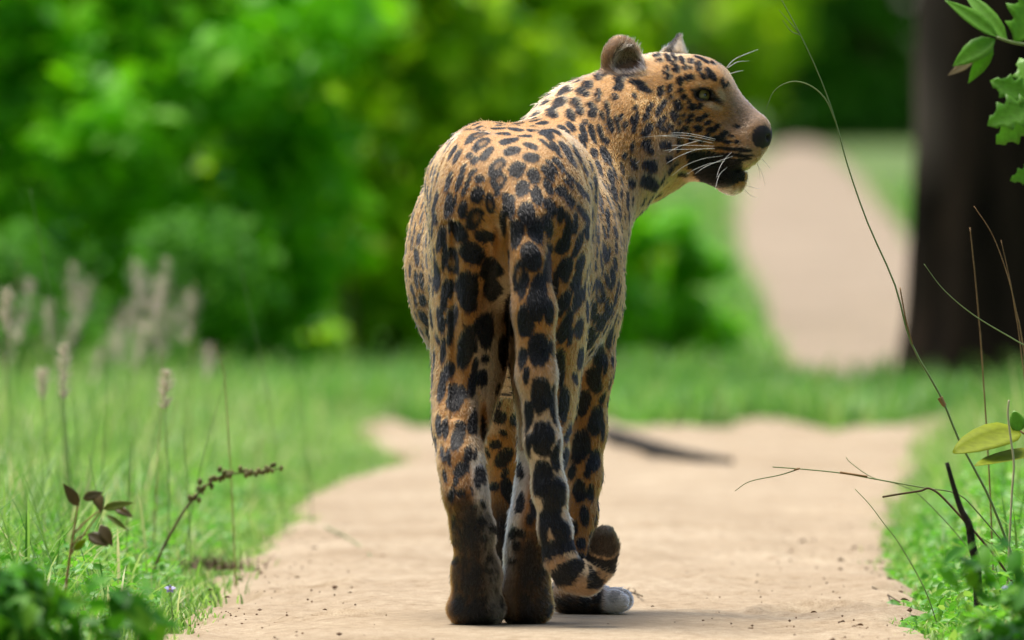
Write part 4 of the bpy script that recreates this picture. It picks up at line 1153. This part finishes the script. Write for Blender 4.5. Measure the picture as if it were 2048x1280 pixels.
culm("grass_stalk", "tall yellow green grass culm rising over the pinkish seed heads", "grass stalk", [(60, 380), (80, 480), (100, 590), (112, 690), (122, 800)], 4.0, .0016, .0005, M_CULM)
for i, pts in enumerate([[(430, 690), (447, 740), (452, 800)], [(476, 500), (495, 600), (522, 720)], [(210, 640), (213, 760), (208, 880)], [(325, 700), (322, 820), (315, 930)], [(262, 880), (258, 960)], [(365, 850), (372, 940)],
                         [(38, 520), (20, 640), (10, 760)], [(560, 690), (590, 740), (600, 800)], [(160, 560), (140, 700), (150, 820)], [(390, 560), (384, 690), (380, 800)], [(455, 740), (430, 830), (405, 920)], [(300, 480), (305, 640), (312, 800)]]):
    culm("thin_culm", "thin bare grass culm standing out of the meadow grass", "grass stalk", pts, [2.5, 5, 3.5, 3, 2, 2.5, 6, 6, 5, 7, 2.6, 7][i], .0011, .0004, M_CULM if i % 3 else M_DRY, group="thin bare culms in the meadow")

for i in range(30):
    x = rng.uniform(0, 600); Y = rng.uniform(1.2, 9); gy_ = HOR + CAM_Z * CAM_D * PXM / (CAM_D + Y); hpx = rng.uniform(140, 380) * CAM_D / (CAM_D + Y); le = rng.uniform(-60, 60)
    if track_side(np.array([P(x, gy_, Y)[0]]), np.array([Y]))[0] > -.06: continue
    culm("thin_culm", "thin bare grass culm standing out of the meadow grass", "grass stalk", [(x + le, gy_ - hpx), (x + le * .45, gy_ - hpx * .6), (x + le * .1, gy_ - hpx * .25)], Y, .0011, .0004, M_CULM if i % 4 else M_DRY, group="thin bare culms in the meadow")

# dry seed spray hanging over the sand
sp = culm("seed_spray", "dry brown weed spray with knobbly seed capsules bending over the sand", "weed", [(556, 938), (520, 944), (480, 946), (445, 952), (412, 972), (385, 1000), (358, 1038)], 2.2, .0024, .0010, M_STEM)
sb_ = np.array(sp.location); path = smooth_path([P(x, y, 2.2) for x, y in [(556, 938), (520, 944), (480, 946), (445, 952), (412, 972), (385, 1000)]], 44)
M_CAPS = noise_mat("seed_capsule", (.07, .075, .02), (.20, .17, .06), 80, .7)
for i in range(0, 44):
    c = path[i] - sb_ + rng.normal(0, .004, 3); s = rng.uniform(.0025, .0045)
    bm = bmesh.new(); bmesh.ops.create_icosphere(bm, subdivisions=1, radius=s)
    bmesh.ops.scale(bm, vec=(1, 1, 1.4), verts=bm.verts); bmesh.ops.translate(bm, vec=c, verts=bm.verts)
    me = bpy.data.meshes.new("seed_capsule"); bm.to_mesh(me); bm.free(); me.shade_smooth(); me.materials.append(M_CAPS)
    q = bpy.data.objects.new("seed_capsule", me); col.objects.link(q); q.parent = sp

# ------------------------------------------------------------------ single leaves
def leaf_shape(outline, fold=.18, droop=.12, thick=True):
    """outline: list of (t, half width) along a unit midrib; returns verts, faces in (length, width, normal) axes"""
    V, F = [], []
    for t, w in outline:
        z = -droop * t * t
        V += [(t, -w, z + fold * w), (t, -w * .5, z + fold * w * .35), (t, 0, z), (t, w * .5, z + fold * w * .35), (t, w, z + fold * w)]
    for i in range(len(outline) - 1):
        for k in range(4):
            F.append((i * 5 + k, i * 5 + k + 1, i * 5 + k + 6, i * 5 + k + 5))
    return np.array(V, float), F
OVATE = [(0, .01), (.06, .07), (.2, .19), (.4, .24), (.6, .21), (.8, .12), (.93, .045), (1, .004)]
BROAD = [(0, .02), (.05, .14), (.18, .26), (.35, .29), (.55, .27), (.75, .21), (.9, .12), (1, .03)]
LOBED = [(0, .02), (.10, .10), (.17, .20), (.22, .30), (.27, .20), (.32, .19), (.40, .34), (.46, .40), (.50, .27), (.56, .22), (.63, .30), (.68, .33), (.73, .20), (.82, .13), (.88, .15), (1, .005)]
def put_leaf(root, base, tip, wscale, mat, outline, up, name="leaf", fold=.18, droop=.12):
    base, tip = np.asarray(base), np.asarray(tip); ax = tip - base; L = np.linalg.norm(ax); ax = ax / L
    up = np.asarray(up, float); sd = np.cross(up, ax); sd /= np.linalg.norm(sd); nr = np.cross(ax, sd)
    v, f = leaf_shape(outline, fold, droop)
    W = base + L * (v[:, :1] * ax + v[:, 1:2] * wscale * sd + v[:, 2:3] * nr) - np.array(root.location)
    o = mesh_obj(name, W, f, mat, root, True)
    md = o.modifiers.new("thickness", 'SOLIDIFY'); md.thickness = .0004
    return o
M_LIME = foliage_mat("leaf_lime", (.16, .40, .03), (.22, .48, .05), None, .4, .5)
M_YEL = foliage_mat("leaf_yellow_green", (.26, .34, .012), (.34, .40, .018), None, .6, .5, .2)
M_BRN = foliage_mat("leaf_brown_green", (.085, .060, .012), (.13, .09, .02), None, .4, .3)

# lobed leaves reaching in at the top right
cb = empty("lobed_leaf_sapling", (P(2180, 1300, -.6)[0], -.6, -.02)); tag(cb, "sapling with bright lime green lobed leaves hanging beside the dark trunk", "sapling")
B0 = np.array(cb.location)
mesh_obj("stem", *tube([B0 * 0, P(2170, 900, -.6) - B0, P(2140, 400, -.6) - B0, P(2150, 60, -.6) - B0, P(2120, -60, -.6) - B0], [.006, .005, .003], 8), M_STEM, cb, True)
for q in ([(2142, 130), (2090, 96), (2030, 86), (1992, 74)], [(2142, 260), (2100, 215), (2062, 205)], [(2146, 400), (2110, 345), (2080, 335)]):
    mesh_obj("branch", *tube([P(x, y, -.6) - B0 for x, y in q], [.0028, .0018], 6), M_CULM, cb, True)
YL = -.6
for (bx, by, tx, ty, ws, ol, up, dy) in [(1996, 75, 1893, -6, .55, OVATE, (.2, -1, .5), 0), (1990, 78, 1906, 128, .95, OVATE, (-.1, -1, .3), -.02), (1985, 85, 1938, 168, .7, OVATE, (.3, -1, .2), .0), (2015, 85, 1925, -30, .5, OVATE, (.2, -1, .4), .03),
                                         (2030, 88, 2090, -40, .9, LOBED, (.1, -1, .2), .02), (2068, 200, 1982, 158, .9, LOBED, (.1, -1, .35), 0), (2072, 208, 1978, 245, .95, LOBED, (-.1, -1, .3), -.03), (2075, 215, 1990, 290, .8, LOBED, (.2, -1, .2), .02),
                                         (2085, 338, 2020, 360, .8, LOBED, (.1, -1, .2), 0), (2080, 212, 2040, 110, .8, LOBED, (.1, -1, .2), .03)]:
    put_leaf(cb, P(bx, by, YL), P(tx, ty, YL + dy), ws, M_LIME, ol, up)
put_leaf(cb, P(1950, 118, YL), P(1895, 150, YL), .6, noise_mat("leaf_withered", (.30, .20, .12), (.45, .34, .22), 60), OVATE, (0, -1, .2), "withered_leaf")

# yellow green broad leaves
yl = empty("broad_leaf_seedling", (P(2120, 1250, .2)[0], .2, -.02)); tag(yl, "seedling with two wide yellow green leaves overhanging the weedy bank", "seedling")
B0 = np.array(yl.location)
mesh_obj("stem", *tube([B0 * 0, P(2115, 1050, .2) - B0, P(2085, 900, .2) - B0, P(2040, 862, .2) - B0], [.003, .0015], 6), M_DRY, yl, True)
put_leaf(yl, P(2038, 862, .2), P(1908, 900, .14), .85, M_YEL, BROAD, (0, -.75, 1), droop=.05)
put_leaf(yl, P(2085, 905, .2), P(1950, 938, .12), .55, M_YEL, BROAD, (0, -.35, 1), droop=-.03)
put_leaf(yl, P(2040, 862, .2), P(2028, 822, .2), 1.3, M_LIME, BROAD, (0, -1, .2))
culm("bent_straw", "pale dry straw loop hanging in front of the yellow green leaves", "straw", [(2018, 800), (2016, 830), (2022, 880), (2028, 930), (2024, 990)], .1, .0018, .0014, simple("straw_pale", (.50, .44, .26), .6))

# brown leaved sapling on the left
sg = empty("brown_leaf_sapling", (P(120, 1330, -.9)[0], -.9, -.02)); tag(sg, "small sapling with dark brown drooping leaves in the grass", "sapling")
B0 = np.array(sg.location); YL = -.9
mesh_obj("stem", *tube([B0 * 0, P(132, 1170, YL) - B0, P(146, 1070, YL) - B0, P(158, 995, YL) - B0], [.0025, .0012], 6), M_DRY, sg, True)
for q in ([(140, 1110), (165, 1072), (203, 1022)], [(150, 1065), (175, 1040), (208, 1015)], [(143, 1095), (158, 1075), (178, 1068)]):
    mesh_obj("branch", *tube([P(x, y, YL) - B0 for x, y in q], [.0015, .0009], 5), M_DRY, sg, True)
M_OLV = foliage_mat("leaf_olive", (.16, .20, .02), (.22, .26, .03), None, .4, .4)
for (bx, by, tx, ty, ws, m) in [(157, 1012, 131, 970, .9, M_BRN), (166, 998, 200, 984, .9, M_BRN), (190, 982, 203, 1020, 1.0, M_BRN), (205, 1018, 262, 1003, .6, M_OLV), (228, 1015, 263, 1030, .8, M_BRN), (212, 1030, 254, 1056, .45, M_OLV),
                                (176, 1068, 214, 1088, 1.1, M_BRN), (200, 1050, 224, 1088, 1.0, M_BRN), (150, 1100, 168, 1080, .8, M_YEL)]:
    put_leaf(sg, P(bx, by, YL), P(tx, ty, YL - .02), ws, m, OVATE, (.1, -1, .3), droop=.2)

# ------------------------------------------------------------------ sticks, straws and litter on the sand
M_CHAR = noise_mat("stick_dark", (.012, .010, .008), (.035, .028, .02), 60, .85, .8)
def stick(name, label, pts, Y, radii, mat, group=None, cat="stick"):
    q = np.array([P(x, y, Y) if np.isscalar(Y) else P(x, y, Y[i]) for i, (x, y) in enumerate(pts)])
    o = mesh_obj(name, *tube(q, radii, 8, 30), mat, None, True)
    tag(o, label, cat, group); return o
stick("charred_stick", "thick blackened stick poking up out of the weedy bank", [(1894, 925), (1908, 975), (1922, 1018), (1938, 1050), (1944, 1090), (1953, 1130), (1957, 1215), (1960, 1268)], -.4, [.003, .0042, .0058, .0065, .007], M_CHAR)
g0 = G(1222, 882)[1]; g1 = G(1462, 934)[1]
q = [G(x, y) + np.array([0, 0, .012]) for x, y in [(1215, 878), (1260, 892), (1320, 910), (1390, 924), (1462, 934)]]
tag(mesh_obj("fallen_branch", *tube(q, [.016, .014, .006], 8, 40), M_CHAR, None, True), "blurred dark curved branch lying on the sand behind the leopard", "branch")
culm("leaning_straw", "long jointed straw leaning out across the sand from the weedy bank", "straw", [(1545, 934), (1600, 938), (1680, 946), (1760, 960), (1850, 976), (1915, 988), (1960, 1030)], .6, .0013, .0008, M_CULM,
     [("side_straw", [(1598, 938), (1560, 950), (1500, 963), (1470, 982)], .001, .0005, M_CULM), ("sheath", [(1588, 940), (1600, 937)], .002, .0014, M_DRY), ("sheath", [(1680, 945), (1735, 953)], .0018, .0014, M_DRY)])
culm("leaning_straw", "short dark twig resting on the weedy bank's edge", "twig", [(1765, 994), (1800, 988), (1840, 982), (1862, 978), (1900, 1010)], .5, .0019, .0015, M_STEM)
culm("leaning_straw", "thin seed straw arching low over the sand from the weedy bank", "straw", [(1692, 914), (1702, 926), (1745, 955), (1800, 970), (1850, 1000)], 1.0, .0009, .0005, M_CULM)
culm("leaning_straw", "fine looping straw standing on the sand by the weedy bank", "straw", [(1710, 978), (1740, 1010), (1770, 1050), (1800, 1090)], .2, .0009, .0005, M_CULM)

M_LITA = noise_mat("litter_brown", (.06, .035, .02), (.16, .09, .05), 90, .8)
r_ = np.random.default_rng(55)
def litter(px, py, L, ang, w, label, group):
    c = G(px, py); L = L / 1450 * (CAM_D + c[1]) / CAM_D
    d = np.array([math.cos(ang), math.sin(ang) * .8, .10 + .2 * r_.random()]); d /= np.linalg.norm(d)
    v, f = leaf_shape([(0, .02), (.2, w), (.5, w * 1.2), (.8, w * .7), (1, .01)], .5, .25)
    sd = np.cross([0, .5, 1], d); sd /= np.linalg.norm(sd); nr = np.cross(d, sd)
    W = c + np.array([0, 0, .003]) + L * ((v[:, :1] - .5) * d + v[:, 1:2] * sd + (v[:, 2:3] + .12) * nr)
    o = mesh_obj("dry_leaf", W, f, M_LITA, None, True); md = o.modifiers.new("thickness", 'SOLIDIFY'); md.thickness = .0008
    tag(o, label, "dry leaf", group)
litter(1684, 1250, 26, 1.2, .16, "upright curled brown leaf lying closest to the bank's lower weeds", None)
litter(1605, 1088, 16, .9, .35, "small dark brown leaf alone on the bare sand", None)
litter(1682, 1126, 14, .3, .35, "reddish brown crumb of leaf on bare sand near the weedy bank", None)
LG = "small dry leaves scattered on the sand"
for px, py, L in [(1628, 1230, 14), (1780, 1165, 20), (1768, 1172, 18), (1810, 1205, 18), (1800, 1190, 14), (515, 1145, 14), (580, 1140, 18), (628, 1104, 24), (595, 1160, 12), (650, 1225, 12), (1708, 1258, 10), (480, 1165, 14), (455, 1200, 12), (1765, 1130, 14), (1720, 1256, 14), (540, 1085, 10), (1500, 1262, 10), (700, 1190, 9), (420, 1185, 12), (1305, 1218, 9), (1740, 1100, 12)]:
    litter(px, py, L, r_.uniform(0, 3), r_.uniform(.12, .3), "tiny curled dry leaf on the sand", LG)
for q, lb in (([(1252, 1188), (1260, 1182), (1270, 1186), (1268, 1192)], "bent little twig lying by the leopard's front toes"), ([(1256, 1190), (1270, 1192), (1285, 1198)], "straight little twig lying by the leopard's front toes"),
              ([(650, 1058), (690, 1078), (730, 1105), (750, 1130)], "thin green straw lying on the sand near the meadow edge"), ([(1745, 1180), (1775, 1195), (1800, 1210)], "thin twig lying on the sand against the weedy bank")):
    qq = [G(x, y) + np.array([0, 0, .004]) for x, y in q]
    tag(mesh_obj("fallen_twig", *tube(qq, [.0016, .0010], 5, 16), M_CULM if "green" in lb else M_STEM, None, True), lb, "twig")
# crumbs of soil and leaf
n = 450
Y = r_.uniform(-1.5, 6, n); l, rr_ = np.interp(Y, NE_Y, NE_L), np.interp(Y, NE_Y, NE_R)
sgn = r_.random(n) < .5; dd = np.abs(r_.normal(0, .16, n)); X = np.where(sgn, l + dd, rr_ - dd)
c = np.stack([X, Y, np.full(n, .002)], -1); sz = r_.uniform(.0006, .0026, n) * (1 + (r_.random(n) < .06))
oct_ = np.array([(1, 0, 0), (-1, 0, 0), (0, 1, 0), (0, -1, 0), (0, 0, .7), (0, 0, -.7)], float)
Vc = (c[:, None] + (oct_[None] * r_.uniform(.5, 1.3, (n, 6, 1))) * sz[:, None, None]).reshape(-1, 3)
Tc = np.array([(0, 2, 4), (2, 1, 4), (1, 3, 4), (3, 0, 4), (2, 0, 5), (1, 2, 5), (3, 1, 5), (0, 3, 5)])
Fc = (np.arange(n)[:, None, None] * 6 + Tc[None]).reshape(-1, 3)
tag(mesh_obj("soil_crumbs", Vc, Fc, M_LITA, None), "brown crumbs of soil and leaf strewn along the track edges", "crumbs", kind="stuff")

# dead tuft on the left edge of the sand
dt = empty("dead_grass_tuft", G(415, 1142)); tag(dt, "flattened brown tuft of dead grass lying on the meadow edge of the sand", "grass tuft")
bs = r_.normal(0, 1, (220, 3)) * [.028, .03, 0] + [0, 0, .002]
V, F = blades(bs, .032, .0012 + np.zeros(220), 1.6, 66); mesh_obj("dead_blade", V, F, noise_mat("grass_dead", (.05, .03, .018), (.16, .10, .06), 90), dt, True)

# little pale violet flowers
M_PET = simple("petal_violet", (.45, .42, .72), .5); M_YC = simple("flower_heart", (.6, .5, .1), .6)
def flower(px, py, Y, s, label):
    c = P(px, py, Y); g = np.array([c[0], Y, -.02])
    root = empty("violet_flower", g); tag(root, label, "flower")
    mesh_obj("stem", *tube([g * 0, (c - g) * .5 + [.003, 0, 0], c - g], [.0008, .0006], 5), M_CULM, root, True)
    for k in range(5):
        a = k * 2 * math.pi / 5 + .3
        put_leaf(root, c, c + s * np.array([math.cos(a), -.25, math.sin(a) * .75]), 1.5, M_PET, OVATE, (0, -.8, .6), "petal")
    bm = bmesh.new(); bmesh.ops.create_icosphere(bm, subdivisions=1, radius=s * .18); bmesh.ops.translate(bm, vec=c - g + np.array([0, -.002, 0]), verts=bm.verts)
    me = bpy.data.meshes.new("flower_heart"); bm.to_mesh(me); bm.free(); me.materials.append(M_YC)
    q = bpy.data.objects.new("flower_heart", me); col.objects.link(q); q.parent = root
flower(340, 1178, -.2, .008, "pale violet flower where the meadow meets the sand")
flower(2022, 1180, -.9, .014, "pale violet flower low beside the charred stick")
flower(252, 1190, -1.6, .008, "blurred pale violet flower over the near dark shrub's leaves")
print("done", round(time.time() - T0, 1))
